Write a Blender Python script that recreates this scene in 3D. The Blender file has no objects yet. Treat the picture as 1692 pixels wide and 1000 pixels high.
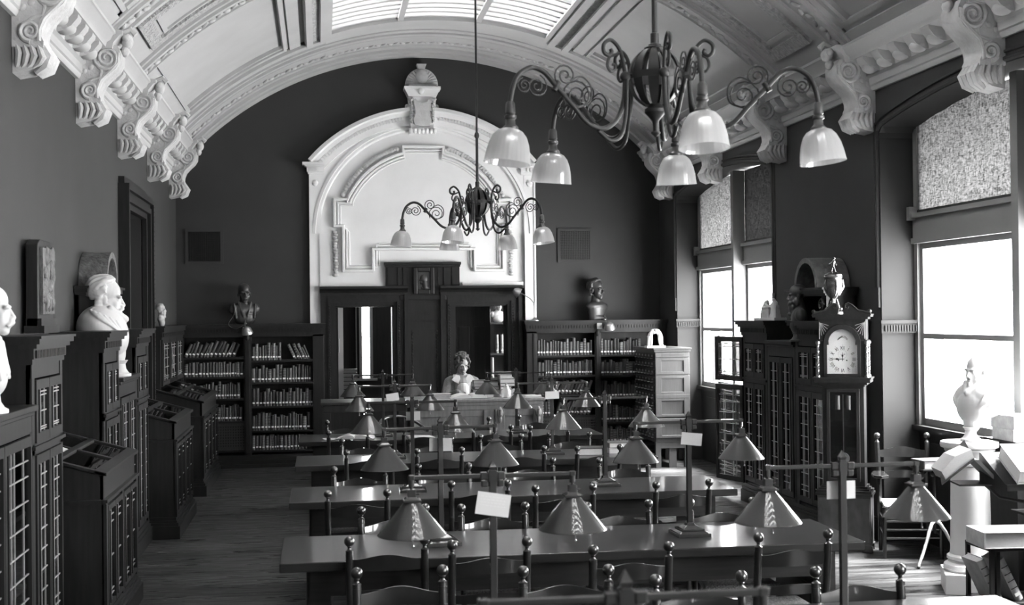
import bpy, bmesh, math, random
from math import sin, cos, pi, radians as rad, sqrt, atan2
from mathutils import Vector, Matrix
random.seed(7)
SC = bpy.context.scene
COL = SC.collection
# ------------------------------------------------------------------ camera, sky, exposure
cd = bpy.data.cameras.new('camera'); cam = bpy.data.objects.new('camera', cd); COL.objects.link(cam)
_y, _p, _r, _f = .1475, .0095, -.0108, 2146.2
_fw = Vector((sin(_y)*cos(_p), cos(_y)*cos(_p), sin(_p))); _ri = Vector((cos(_y), -sin(_y), 0)); _up = _ri.cross(_fw)
_r2 = _ri*cos(_r)+_up*sin(_r); _u2 = -_ri*sin(_r)+_up*cos(_r)
cam.matrix_world = Matrix(((_r2.x, _u2.x, -_fw.x, 0), (_r2.y, _u2.y, -_fw.y, 0), (_r2.z, _u2.z, -_fw.z, 2.07), (0, 0, 0, 1)))
cd.sensor_fit = 'HORIZONTAL'; cd.sensor_width = 36; cd.lens = _f/1692*36; cd.clip_start = .05; cd.clip_end = 300
SC.camera = cam
cd.dof.use_dof = True; cd.dof.focus_distance = 12.0; cd.dof.aperture_fstop = 4.5
SC.view_settings.view_transform = 'Standard'; SC.view_settings.look = 'None'; SC.view_settings.gamma = 1
SC.view_settings.use_curve_mapping = False
SC.view_settings.exposure = 1.27
SKY = 17.0
w = bpy.data.worlds.new('overcast_sky'); SC.world = w; w.use_nodes = True
_n = w.node_tree.nodes; _l = w.node_tree.links
_bg = _n['Background']; _bg.inputs[0].default_value = (1, 1, 1, 1); _bg.inputs[1].default_value = SKY
try:
    SC.cycles.use_denoising = True; SC.cycles.max_bounces = 10; SC.cycles.diffuse_bounces = 5
    SC.cycles.transparent_max_bounces = 24; SC.cycles.sample_clamp_indirect = 20; SC.cycles.caustics_reflective = False
except Exception: pass
sl = bpy.data.lights.new('hazy_sun', 'SUN'); sl.energy = 62.0; sl.angle = rad(22)
so = bpy.data.objects.new('hazy_sun', sl); COL.objects.link(so); so.location = (12, 9, 14)
so.rotation_euler = Vector((.43, -.06, .9)).to_track_quat('Z', 'Y').to_euler()
def portal(loc, rot, sx, sy):
    l = bpy.data.lights.new('sky_portal', 'AREA'); l.shape = 'RECTANGLE'; l.size = sx; l.size_y = sy
    try: l.cycles.is_portal = True
    except Exception: pass
    o = bpy.data.objects.new('sky_portal', l); COL.objects.link(o); o.location = loc; o.rotation_euler = rot
# ------------------------------------------------------------------ room numbers
XL, XR, YB, YR = -1.973, 4.994, 18.68, -6.5
VC, VZ, VR = 1.55, 1.25, 4.54
# ------------------------------------------------------------------ materials (all grey: the photograph is monochrome)
def nt(name):
    m = bpy.data.materials.new(name); m.use_nodes = True
    return m, m.node_tree.nodes, m.node_tree.links, m.node_tree.nodes['Principled BSDF']
def g(v): return (v, v, v, 1)
def mat(name, v, rough=.5, metal=0, var=0, scale=8, stretch=None, bump=0, bscale=None, coat=0, spec=None, bdist=.004, crough=.12):
    m, N, L, b = nt(name)
    b.inputs['Roughness'].default_value = rough; b.inputs['Metallic'].default_value = metal
    b.inputs['Base Color'].default_value = g(v)
    if coat: b.inputs['Coat Weight'].default_value = coat; b.inputs['Coat Roughness'].default_value = crough
    if spec is not None: b.inputs['Specular IOR Level'].default_value = spec
    if var or bump:
        tc = N.new('ShaderNodeTexCoord'); mp = N.new('ShaderNodeMapping'); L.new(tc.outputs['Object'], mp.inputs[0])
        if stretch: mp.inputs['Scale'].default_value = stretch
        no = N.new('ShaderNodeTexNoise'); no.inputs['Scale'].default_value = scale; no.inputs['Detail'].default_value = 6
        L.new(mp.outputs[0], no.inputs[0])
        if var:
            r = N.new('ShaderNodeValToRGB'); L.new(no.outputs[0], r.inputs[0])
            r.color_ramp.elements[0].position = .3; r.color_ramp.elements[1].position = .7
            r.color_ramp.elements[0].color = g(v*(1-var)); r.color_ramp.elements[1].color = g(v*(1+var))
            L.new(r.outputs[0], b.inputs['Base Color'])
        if bump:
            src = no
            if bscale:
                src = N.new('ShaderNodeTexNoise'); src.inputs['Scale'].default_value = bscale; L.new(mp.outputs[0], src.inputs[0])
            bp = N.new('ShaderNodeBump'); bp.inputs['Strength'].default_value = bump; bp.inputs['Distance'].default_value = bdist
            L.new(src.outputs[0], bp.inputs['Height']); L.new(bp.outputs[0], b.inputs['Normal'])
    return m
M = {}
M['wall'] = mat('painted_wall', .027, .75, var=.12, scale=1.5, bump=.15, bscale=60)
M['plaster'] = mat('white_plaster', .72, .7, var=.04, scale=3, bump=.1, bscale=40)
M['vault'] = mat('ceiling_plaster', .46, .8, var=.05, scale=2, bump=.15, bscale=30)
M['carved'] = mat('carved_plaster', .42, .8, var=.25, scale=28, bump=.9, bscale=34, bdist=.03)
M['ornament'] = mat('ornament_plaster', .50, .7, var=.12, scale=12, bump=.5, bscale=40, bdist=.01)
M['dark'] = mat('dark_varnished_wood', .012, .45, var=.35, scale=5, stretch=(6, 6, .6), bump=.1, coat=.12, spec=.3)
M['case'] = mat('bookcase_wood', .013, .45, var=.3, scale=5, stretch=(6, 6, .6), bump=.1, coat=.1, spec=.3)
M['table'] = mat('table_wood', .014, .36, var=.3, scale=6, stretch=(.7, 9, 9), coat=.5, crough=.09, spec=.25)
M['chair'] = mat('chair_wood', .011, .3, var=.3, scale=9, stretch=(3, 3, .8), coat=1.0, crough=.06, spec=.4)
M['burl'] = mat('burl_veneer', .045, .4, var=.45, scale=7, stretch=(2, 2, 1), coat=.3)
M['oak'] = mat('light_oak', .045, .45, var=.14, scale=9, stretch=(5, 5, .7), bump=.1)
M['desk'] = mat('desk_oak', .16, .42, var=.2, scale=7, stretch=(4, 4, .7), bump=.1)
M['lamp'] = mat('enamelled_metal', .02, .5, 0, coat=.9, crough=.035, spec=.2)
M['iron'] = mat('wrought_iron', .022, .5, 0, bump=.1, scale=40, spec=.35)
M['steel'] = mat('worn_steel', .45, .32, .8)
M['silver'] = mat('silver_plate', .22, .25, .9, var=.15, scale=20)
M['brass'] = mat('brass', .3, .3, .9)
M['bronze'] = mat('bronze', .045, .45, .3, var=.25, scale=12, coat=.15)
M['browngesso'] = mat('aged_relief', .09, .6, var=.4, scale=14, bump=.7, bscale=25, bdist=.02)
M['marble'] = mat('white_marble', .47, .5, var=.05, scale=6)
M['paper'] = mat('paper', .45, .8)
M['pages'] = mat('book_pages', .4, .8, var=.1, scale=60, stretch=(1, 1, 12))
M['leather'] = mat('pale_leather', .32, .6, var=.15, scale=20)
M['black'] = mat('deep_black', .006, .8)
M['dial'] = mat('clock_dial', .8, .45)
M['ink'] = mat('black_ink', .015, .6)
M['skin'] = mat('skin', .24, .5, var=.06, scale=30)
M['hair'] = mat('hair', .03, .5, var=.5, scale=60, bump=.8, bscale=90)
M['jacket'] = mat('tweed_jacket', .13, .9, var=.3, scale=90)
M['blouse'] = mat('white_blouse', .5, .85)
M['rush'] = mat('woven_rush', .16, .7, var=.95, scale=110, bump=.6, bscale=110)
M['cane'] = mat('lattice_wood', .035, .5)
M['lead'] = mat('lead_came', .34, .4, .3)
M['sash'] = mat('window_paint', .2, .5)
M['reveal'] = mat('reveal_paint', .02, .75, var=.08, scale=2)
# floor boards
m, N, L, b = nt('floor_boards'); M['floor'] = m
tc = N.new('ShaderNodeTexCoord'); br = N.new('ShaderNodeTexBrick'); mp = N.new('ShaderNodeMapping')
L.new(tc.outputs['Object'], mp.inputs[0]); L.new(mp.outputs[0], br.inputs[0])
br.inputs['Scale'].default_value = 1; br.inputs['Brick Width'].default_value = 1.6; br.inputs['Row Height'].default_value = .085
br.inputs['Mortar Size'].default_value = .002; br.inputs['Color1'].default_value = g(.03); br.inputs['Color2'].default_value = g(.085); br.inputs['Mortar'].default_value = g(.03)
no = N.new('ShaderNodeTexNoise'); no.inputs['Scale'].default_value = 2.2; no.inputs['Detail'].default_value = 8; mp2 = N.new('ShaderNodeMapping'); mp2.inputs['Scale'].default_value = (1, 9, 1)
L.new(tc.outputs['Object'], mp2.inputs[0]); L.new(mp2.outputs[0], no.inputs[0])
mx = N.new('ShaderNodeMix'); mx.data_type = 'RGBA'; mx.blend_type = 'MULTIPLY'; mx.inputs[0].default_value = .85
L.new(br.outputs[0], mx.inputs[6]); L.new(no.outputs[0], mx.inputs[7]); L.new(mx.outputs[2], b.inputs['Base Color'])
mr = N.new('ShaderNodeMapRange'); b.inputs['Specular IOR Level'].default_value = .3; mr.inputs[1].default_value = .3; mr.inputs[2].default_value = .7; mr.inputs[3].default_value = .2; mr.inputs[4].default_value = .6
L.new(no.outputs[0], mr.inputs[0]); L.new(mr.outputs[0], b.inputs['Roughness'])
def glassy(name, tint, refl=1.0):
    m = bpy.data.materials.new(name); m.use_nodes = True; N = m.node_tree.nodes; L = m.node_tree.links; N.clear()
    o = N.new('ShaderNodeOutputMaterial'); mx = N.new('ShaderNodeMixShader'); t = N.new('ShaderNodeBsdfTransparent'); gl = N.new('ShaderNodeBsdfGlossy')
    lw = N.new('ShaderNodeLayerWeight'); pw = N.new('ShaderNodeMath'); pw.operation = 'POWER'; pw.inputs[1].default_value = 4.5; fr = N.new('ShaderNodeMath'); fr.operation = 'MULTIPLY_ADD'
    L.new(lw.outputs['Facing'], pw.inputs[0]); L.new(pw.outputs[0], fr.inputs[0]); fr.inputs[1].default_value = .5; fr.inputs[2].default_value = .03; t.inputs[0].default_value = g(tint); gl.inputs[1].default_value = .02
    gl.inputs[0].default_value = g(refl)
    L.new(fr.outputs[0], mx.inputs[0]); L.new(t.outputs[0], mx.inputs[1]); L.new(gl.outputs[0], mx.inputs[2]); L.new(mx.outputs[0], o.inputs[0])
    return m
M['pane'] = glassy('window_glass', .95)
M['caseglass'] = glassy('cabinet_glass', .8)
def translucent(name, dv, tv, mixv, noise=0, scale=60, gloss=.0, transp=0.):
    m = bpy.data.materials.new(name); m.use_nodes = True; N = m.node_tree.nodes; L = m.node_tree.links; N.clear()
    o = N.new('ShaderNodeOutputMaterial'); d = N.new('ShaderNodeBsdfDiffuse'); t = N.new('ShaderNodeBsdfTranslucent'); mx = N.new('ShaderNodeMixShader')
    d.inputs[0].default_value = g(dv); t.inputs[0].default_value = g(tv); mx.inputs[0].default_value = mixv
    L.new(d.outputs[0], mx.inputs[1]); L.new(t.outputs[0], mx.inputs[2]); last = mx
    if noise:
        tc = N.new('ShaderNodeTexCoord'); ns = []
        for st in ((1, 1, 4), (1, 4, 1)):
            mp = N.new('ShaderNodeMapping'); mp.inputs['Scale'].default_value = st; L.new(tc.outputs['Object'], mp.inputs[0])
            no = N.new('ShaderNodeTexNoise'); no.inputs['Scale'].default_value = scale; no.inputs['Detail'].default_value = 3; L.new(mp.outputs[0], no.inputs[0]); ns.append(no)
        ad = N.new('ShaderNodeMath'); ad.operation = 'ADD'; L.new(ns[0].outputs[0], ad.inputs[0]); L.new(ns[1].outputs[0], ad.inputs[1])
        r = N.new('ShaderNodeValToRGB'); r.color_ramp.elements[0].position = .38; r.color_ramp.elements[1].position = .62
        hf = N.new('ShaderNodeMath'); hf.operation = 'MULTIPLY'; hf.inputs[1].default_value = .5
        L.new(ad.outputs[0], hf.inputs[0]); L.new(hf.outputs[0], r.inputs[0])
        r.color_ramp.elements[0].color = g(tv*(1-noise)); r.color_ramp.elements[1].color = g(min(1, tv*(1+noise)))
        L.new(r.outputs[0], t.inputs[0])
    if transp:
        tr = N.new('ShaderNodeBsdfTransparent'); m2 = N.new('ShaderNodeMixShader'); m2.inputs[0].default_value = transp
        L.new(last.outputs[0], m2.inputs[1]); L.new(tr.outputs[0], m2.inputs[2]); last = m2
    if gloss:
        gl = N.new('ShaderNodeBsdfGlossy'); gl.inputs[1].default_value = .15; m3 = N.new('ShaderNodeMixShader'); m3.inputs[0].default_value = gloss
        L.new(last.outputs[0], m3.inputs[1]); L.new(gl.outputs[0], m3.inputs[2]); last = m3
    L.new(last.outputs[0], o.inputs[0]); return m
M['skyglass'] = translucent('frosted_laylight_glass', .4, .52, .9)
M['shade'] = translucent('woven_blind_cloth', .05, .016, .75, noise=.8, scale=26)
M['blind2'] = translucent('darker_blind_cloth', .02, .0018, .75, noise=.7, scale=26)  # same weave as the other blind cloth, set darker and denser
M['bell'] = translucent('ribbed_lamp_glass', .55, .6, .5, gloss=.14, transp=.34)
# books: colour varies from book to book
def bookmat(name, lo, hi):
    m, N, L, b = nt(name); oi = N.new('ShaderNodeObjectInfo'); r = N.new('ShaderNodeValToRGB')
    L.new(oi.outputs['Random'], r.inputs[0]); r.color_ramp.elements[0].color = g(lo); r.color_ramp.elements[1].color = g(hi)
    L.new(r.outputs[0], b.inputs['Base Color']); b.inputs['Roughness'].default_value = .55; return m
M['cover'] = bookmat('book_cloth', .012, .09)
M['cover2'] = bookmat('book_cloth_paler', .02, .15)
M['tag'] = mat('spine_tag_paper', .8, .7)
# ------------------------------------------------------------------ mesh builder
class MB:
    def __init__(s): s.v = []; s.f = []; s.mi = []; s.cur = 0
    def add(s, vs, fs):
        o = len(s.v); s.v += [tuple(x) for x in vs]
        for f in fs: s.f.append([i+o for i in f]); s.mi.append(s.cur)
        return s
    def box(s, x0, x1, y0, y1, z0, z1):
        vs = [(x, y, z) for z in (z0, z1) for y in (y0, y1) for x in (x0, x1)]
        return s.add(vs, [(0, 2, 3, 1), (4, 5, 7, 6), (0, 1, 5, 4), (2, 6, 7, 3), (0, 4, 6, 2), (1, 3, 7, 5)])
    def cbox(s, c, sx, sy, sz): return s.box(c[0]-sx/2, c[0]+sx/2, c[1]-sy/2, c[1]+sy/2, c[2]-sz/2, c[2]+sz/2)
    def frustum(s, cx, cy, z0, z1, a, b, a2=None, b2=None):   # square pyramid frustum, half sizes
        a2 = a2 or a; b2 = b2 if b2 is not None else b
        vs = [(cx-a, cy-a2, z0), (cx+a, cy-a2, z0), (cx+a, cy+a2, z0), (cx-a, cy+a2, z0), (cx-b, cy-b2, z1), (cx+b, cy-b2, z1), (cx+b, cy+b2, z1), (cx-b, cy+b2, z1)]
        return s.add(vs, [(3, 2, 1, 0), (4, 5, 6, 7), (0, 1, 5, 4), (1, 2, 6, 5), (2, 3, 7, 6), (3, 0, 4, 7)])
    def prism(s, poly, axis, a, b):            # poly 2D, extruded along axis ('x': poly=(y,z), 'y': (x,z), 'z': (x,y))
        def P(p, t):
            return (t, p[0], p[1]) if axis == 'x' else ((p[0], t, p[1]) if axis == 'y' else (p[0], p[1], t))
        n = len(poly); vs = [P(p, a) for p in poly]+[P(p, b) for p in poly]
        fs = [list(range(n))[::-1], list(range(n, 2*n))]+[(i, (i+1) % n, n+(i+1) % n, n+i) for i in range(n)]
        return s.add(vs, fs)
    def ring(s, prof, cx, cz, a0, a1, n):     # prof [(r,y)] closed; revolve about the Y axis through (cx,cz); angle from +Z towards +X
        k = len(prof); vs = []
        full = abs(abs(a1-a0)-2*pi) < 1e-6; m = n if full else n+1
        for i in range(m):
            a = a0+(a1-a0)*i/n
            for (r, y) in prof: vs.append((cx+r*sin(a), y, cz+r*cos(a)))
        fs = []
        for i in range(n):
            A = i*k; B = ((i+1) % m)*k
            for j in range(k): fs.append((A+j, A+(j+1) % k, B+(j+1) % k, B+j))
        if not full: fs += [list(range(k))[::-1], list(range((m-1)*k, m*k))]
        return s.add(vs, fs)
    def lathe(s, prof, c=(0, 0, 0), n=16, a0=0, a1=2*pi):    # prof [(r,z)]; about Z
        vs = []; k = len(prof); fs = []
        for i in range(n):
            a = a0+(a1-a0)*i/n
            for (r, z) in prof: vs.append((c[0]+r*cos(a), c[1]+r*sin(a), c[2]+z))
        for i in range(n):
            A = i*k; B = ((i+1) % n)*k
            for j in range(k-1): fs.append((A+j, B+j, B+j+1, A+j+1))
        if prof[0][0] > 1e-6: fs.append([i*k for i in range(n)][::-1])
        if prof[-1][0] > 1e-6: fs.append([i*k+k-1 for i in range(n)])
        return s.add(vs, fs)
    def tube(s, pts, r, n=8, cap=True, flat=None):    # r number or list
        pts = [Vector(p) for p in pts]; k = len(pts); rs = r if isinstance(r, (list, tuple)) else [r]*k
        vs = []; up = None
        for i, p in enumerate(pts):
            t = (pts[min(i+1, k-1)]-pts[max(i-1, 0)])
            if t.length < 1e-9: t = Vector((0, 0, 1))
            t.normalize()
            if up is None:
                up = t.orthogonal().normalized() if abs(t.z) > .9 else Vector((0, 0, 1))
            u = (up-t*up.dot(t))
            if u.length < 1e-6: u = t.orthogonal()
            u.normalize(); up = u; w_ = t.cross(u)
            for j in range(n):
                a = 2*pi*j/n
                vs.append(p+u*(rs[i]*cos(a))+w_*(rs[i]*sin(a)*(flat or 1)))
        fs = [(i*n+j, i*n+(j+1) % n, (i+1)*n+(j+1) % n, (i+1)*n+j) for i in range(k-1) for j in range(n)]
        if cap: fs += [list(range(n))[::-1], list(range((k-1)*n, k*n))]
        return s.add(vs, fs)
    def ball(s, c, r, n=12, m=8, R=None):
        rx, ry, rz = (r, r, r) if not isinstance(r, (tuple, list)) else r
        vs = []; c = Vector(c)
        for i in range(1, m):
            t = pi*i/m
            for j in range(n):
                a = 2*pi*j/n; p = Vector((rx*sin(t)*cos(a), ry*sin(t)*sin(a), rz*cos(t)))
                if R: p = R @ p
                vs.append(c+p)
        tp = Vector((0, 0, rz)); bp = Vector((0, 0, -rz))
        if R: tp = R @ tp; bp = R @ bp
        vs += [c+tp, c+bp]; T_ = len(vs)-2
        fs = [(i*n+j, i*n+(j+1) % n, (i+1)*n+(j+1) % n, (i+1)*n+j)[::-1] for i in range(m-2) for j in range(n)]
        fs += [(T_, j, (j+1) % n) for j in range(n)]+[(T_+1, (m-2)*n+(j+1) % n, (m-2)*n+j) for j in range(n)]
        return s.add(vs, fs)
    def xform(s, Mx):
        s.v = [tuple(Mx @ Vector(p)) for p in s.v]; return s
    def merge(s, o, Mx=None):
        vs = o.v if Mx is None else [tuple(Mx @ Vector(p)) for p in o.v]
        off = len(s.v); s.v += vs
        for f, mi in zip(o.f, o.mi): s.f.append([i+off for i in f]); s.mi.append(mi)
        return s
def mesh(name, mb, mats, smooth=None):
    me = bpy.data.meshes.new(name); me.from_pydata(mb.v, [], mb.f)
    for m_ in (mats if isinstance(mats, (list, tuple)) else [mats]): me.materials.append(M[m_] if isinstance(m_, str) else m_)
    if any(mb.mi): me.polygons.foreach_set('material_index', mb.mi)
    bm = bmesh.new(); bm.from_mesh(me); bmesh.ops.recalc_face_normals(bm, faces=bm.faces); bm.to_mesh(me); bm.free()
    if smooth:
        me.polygons.foreach_set('use_smooth', [True]*len(me.polygons))
        try: me.set_sharp_from_angle(angle=rad(smooth))
        except Exception: pass
    me.update(); return me
def P(name, mb, mats, parent=None, smooth=None, loc=None, rot=None, bevel=0, label=None):
    me = mb if isinstance(mb, bpy.types.Mesh) else mesh(name, mb, mats, smooth)
    o = bpy.data.objects.new(name, me); COL.objects.link(o)
    if parent: o.parent = parent
    if loc: o.location = loc
    if rot: o.rotation_euler = rot
    if bevel:
        b_ = o.modifiers.new('edge', 'BEVEL'); b_.width = bevel; b_.segments = 2; b_.limit_method = 'ANGLE'; b_.angle_limit = rad(40)
    if label: o['label'] = label
    return o
def tag(o, label, cat, group=None):
    o['label'] = label; o['category'] = cat
    if group: o['group'] = group
    return o
def T(name, label, cat, loc=(0, 0, 0), rz=0, group=None):
    o = bpy.data.objects.new(name, None); COL.objects.link(o); o.location = loc; o.rotation_euler = (0, 0, rz); o.empty_display_size = .1
    return tag(o, label, cat, group)
def S(name, mb, mats, smooth=None, parent=None):
    o = P(name, mb, mats, parent, smooth)
    if not parent: o['kind'] = 'structure'
    return o
def copy_tree(o, parent=None):
    c = o.copy(); COL.objects.link(c)
    if parent: c.parent = parent
    for ch in list(o.children): copy_tree(ch, c)
    return c
def dup(o, loc, rz, label, group=None):
    c = copy_tree(o); c.location = loc; c.rotation_euler = (0, 0, rz); c['label'] = label
    if group: c['group'] = group
    return c
# organic shapes: overlapping volumes fused into one skin
def caps(mb, p0, p1, r0, r1, n=12):
    p0 = Vector(p0); p1 = Vector(p1); mb.tube([p0, p0.lerp(p1, .5), p1], [r0, (r0+r1)/2, r1], n); mb.ball(p0, r0, n, 8); mb.ball(p1, r1, n, 8)
def blob(name, mb, mt, parent=None, voxel=.006, it=3, loc=None, rot=None, label=None):
    o = P(name, mb, mt, parent, loc=loc, rot=rot, label=label)
    r_ = o.modifiers.new('fuse', 'REMESH'); r_.mode = 'VOXEL'; r_.voxel_size = voxel; r_.use_smooth_shade = True
    s_ = o.modifiers.new('soften', 'SMOOTH'); s_.factor = .5; s_.iterations = it
    return o
def head(mb, c, s=1., yaw=0., beard=0, must=0, hair=1, goatee=0, pitch=0):
    # faces local -Y; s=1 is a life-size head about 0.23 m tall
    h = MB(); R = Matrix.Rotation
    h.ball((0, .012, .04), (.074, .094, .082), 20, 14); h.ball((0, -.028, -.04), (.06, .062, .078), 18, 12); h.ball((0, -.062, -.1), (.03, .026, .022))
    caps(h, (0, -.086, .0), (0, -.104, -.038), .009, .013); h.ball((.012, -.095, -.045), (.011, .012, .01)); h.ball((-.012, -.095, -.045), (.011, .012, .01))
    for q in (-1, 1):
        h.ball((q*.03, -.078, .012), (.03, .014, .01)); h.ball((q*.036, -.052, -.038), (.024, .024, .032)); h.ball((q*.03, -.068, -.01), (.013, .012, .009))
        h.ball((q*.073, .01, -.015), (.01, .018, .029))
    h.ball((0, -.086, -.071), (.024, .012, .0065)); h.ball((0, -.083, -.083), (.02, .011, .0065))
    caps(h, (0, .012, -.07), (0, .035, -.2), .054, .06, 16)
    if hair:
        h.ball((0, .03, .055), (.084, .098, .085), 20, 14)
        cc = Vector((0, .028, .05)); RR = (.087, .104, .093)
        def lock(d0, d1, k):
            d0 = Vector(d0).normalized(); d1 = Vector(d1).normalized(); pts = []
            for i in range(10):
                d = d0.slerp(d1, i/9); d = (d+Vector((.05*sin(i*1.2+k*1.9), 0, .03*sin(i*1.5+k)))).normalized()
                pts.append(cc+Vector((RR[0]*d.x, RR[1]*d.y, RR[2]*d.z)))
            h.tube(pts, [.0125+.0025*sin(i*1.9+k*1.3) for i in range(10)], 7)
        for k in range(19):                          # combed locks running back over the skull
            ph = rad(-85+9.44*k); lock((sin(ph), -.5*cos(ph)-.12, .72), (sin(ph)*.8, .85, -.55+.1*cos(ph)), k)
        for q in (-1, 1):
            for k in range(3): lock((q*.95, -.22, .32-.2*k), (q*.55, .8, -.75), k+4)
        for q in (-1, 1):
            for z in (.0, -.03, -.055): h.ball((q*.07, .045, z), (.018, .03, .022), 8, 6)
    if beard:
        rr = random.Random(5)
        for i in range(46):
            x = rr.uniform(-.06, .06); z = rr.uniform(-.19*beard, -.06); h.ball((x*(1-abs(z)*1.6), -.07+abs(x)*.5+rr.uniform(-.02, .01), z), rr.uniform(.014, .024), 8, 6)
        h.ball((0, -.06, -.12), (.05, .035, .06*beard))
        for q in (-1, 1): h.ball((q*.06, -.01, -.07), (.02, .03, .045))
    if must:
        for q in (-1, 1): caps(h, (q*.006, -.1, -.062), (q*.04, -.085, -.078), .012, .007)
    if goatee: caps(h, (0, -.085, -.1), (0, -.1, -.155), .02, .008)
    Mx = Matrix.Translation(Vector(c)) @ R(yaw, 4, 'Z') @ R(pitch, 4, 'X') @ Matrix.Scale(s, 4)
    mb.merge(h, Mx); return mb
# ================================================================== the setting
S('floor', MB().box(-2.4, 5.9, -7, 22.5, -.2, 0), 'floor')
# left wall with a doorway (door leaf fills it)
wl = MB(); wl.box(XL-.35, XL, YR-.35, 13.6, 0, 6); wl.box(XL-.35, XL, 15.15, YB+.3, 0, 6); wl.box(XL-.35, XL, 13.6, 15.15, 3.2, 6)
S('wall_left', wl, 'wall')
# back wall with two door openings
wb = MB(); D1 = (.22, 1.055); D2 = (1.927, 2.704); DZ = 2.225
for x0, x1 in ((XL-.35, D1[0]), (D1[1], D2[0]), (D2[1], 5.9)): wb.box(x0, x1, YB, YB+.3, 0, 6)
for x0, x1 in (D1, D2): wb.box(x0, x1, YB, YB+.3, DZ, 6)
S('wall_back', wb, 'wall')
S('wall_rear', MB().box(XL-.35, 5.9, YR-.35, YR, 0, 6), 'wall')
# right wall: piers, arched bays
BAYS = [(13.84, 17.79), (7.1, 11.06), (.4, 4.36), (-6.2, -2.35)]
def bay_head(y0, y1, off=0.):
    c = (y0+y1)/2; h = (y1-y0)/2
    pts = [(y0-off, 3.6), (y0-off+.015, 3.67+off), (y0+.07, 3.72+off)]
    n = 10
    L_ = [(c-h+.07+(h-.07)*i/n, 3.72+off+.16*(1-(1-i/n)**2)) for i in range(1, n+1)]
    pts += L_; pts += [(2*c-p[0], p[1]) for p in reversed(pts[:-1])]
    return pts
wr = MB(); edges = [YB+.3]+[v for b_ in BAYS for v in (b_[1], b_[0])]+[YR-.35]
for i in range(0, len(edges), 2): wr.box(XR, XR+.6, edges[i+1], edges[i], 0, 6)
S('wall_right', wr, 'wall')
hb = MB()
for y0, y1 in BAYS: hb.prism(bay_head(y0, y1)+[(y1, 6), (y0, 6)], 'x', XR, XR+.6)
S('trim_1', hb, 'wall')
# painted linings of the bays (jambs and soffits), and the roll mould round each arch
lin = MB(); roll = MB()
for y0, y1 in BAYS:
    for yy, s_ in ((y0, 1), (y1, -1)):
        lin.box(XR+.004, XR+.4, min(yy, yy+s_*.012), max(yy, yy+s_*.012), 0, 3.62)
    pp = bay_head(y0, y1)
    for k, (dz, r_) in enumerate(((.03, .022), (.085, .014))):
        q = bay_head(y0, y1, dz); pth = [(XR-.004, q[0][0], 2.26)]+[(XR-.004, a, b_) for a, b_ in q]+[(XR-.004, q[-1][0], 2.26)]
        roll.tube(pth, r_, 6)
    for yy, s_ in ((y0, -1), (y1, 1)): roll.prism([(yy, 2.28), (yy+s_*.1, 2.28), (yy+s_*.06, 2.16), (yy, 2.1)], 'x', XR-.02, XR+.01)
S('trim_2', lin, 'reveal'); S('trim_3', roll, 'wall', 40)
# aprons under the windows, dentilled ledges on the jambs, wall ledges
ap = MB(); led = MB(); XW = 5.36
for y0, y1 in BAYS:
    ap.box(XW-.02, XR+.6, y0, y1, 0, 1.02); ap.box(XW-.09, XW+.1, y0+.013, y1-.013, 1.0, 1.045)
    for k in range(4):
        a = y0+.2+k*(y1-y0-.4)/4; ap.box(XW-.035, XW, a+.06, a+(y1-y0-.4)/4-.06, .15, .9)
    for yy, s_ in ((y1, -1), (y0, 1)):
        a, b_ = (yy-.07, yy-.012) if s_ < 0 else (yy+.012, yy+.07)
        led.box(XR-.03, XW-.02, a, b_, 1.955, 1.985); led.box(XR-.02, XW-.03, a+.015*(s_ < 0), b_-.015*(s_ > 0), 1.87, 1.955)
        for k in range(13): led.box(XR+.01+k*.026, XR+.024+k*.026, yy+s_*.062, yy+s_*.07, 1.885, 1.94)
S('trim_4', ap, 'case'); S('trim_5', led, 'reveal')
# windows
def window(idx, y0, y1):
    w_ = bpy.data.objects.new('window_%d' % idx, None); COL.objects.link(w_); w_['kind'] = 'structure'; w_.location = (XW, 0, 0)
    c = (y0+y1)/2; f = MB(); pn = MB(); hd = bay_head(y0, y1)
    f.box(-.05, .1, y0+.013, y0+.075, 1.045, 3.7); f.box(-.05, .1, y1-.075, y1-.013, 1.045, 3.7)
    f.box(-.19, .08, c-.05, c+.05, 1.045, 3.86)                      # mullion
    f.box(-.06, .1, y0+.013, y1-.013, 2.72, 2.9); f.box(-.1, .02, y0+.013, y1-.013, 2.9, 2.94); f.box(-.08, .02, y0+.013, y1-.013, 2.67, 2.72)   # transom
    for yy in (y1-.05, c+.09): f.box(-.12, -.05, yy-.03, yy+.03, 2.88, 3.0)
    for a, b_ in ((y0+.075, c-.05), (c+.05, y1-.075)):
        f.box(-.02, .06, a, a+.05, 1.045, 2.72); f.box(-.02, .06, b_-.05, b_, 1.045, 2.72)
        f.box(-.018, .058, a+.05, b_-.05, 1.045, 1.11); f.box(-.018, .058, a+.05, b_-.05, 2.62, 2.72); f.box(-.022, .062, a+.05, b_-.05, 1.82, 1.865)
        f.box(-.0, .06, a, a+.04, 2.9, 3.86); f.box(-.0, .06, b_-.04, b_, 2.9, 3.86)
        pn.box(.035, .039, a+.05, b_-.05, 1.11, 1.82); pn.box(.035, .039, a+.05, b_-.05, 1.865, 2.62); pn.box(.035, .039, a+.04, b_-.04, 2.9, 3.9)
    P('window_frame', f, 'sash', w_); P('window_pane', pn, 'pane', w_)
for i, (y0, y1) in enumerate(BAYS):
    window(i+1, y0, y1)
    portal((5.62, (y0+y1)/2, 2.45), (0, rad(90), 0), 3.1, y1-y0)
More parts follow.
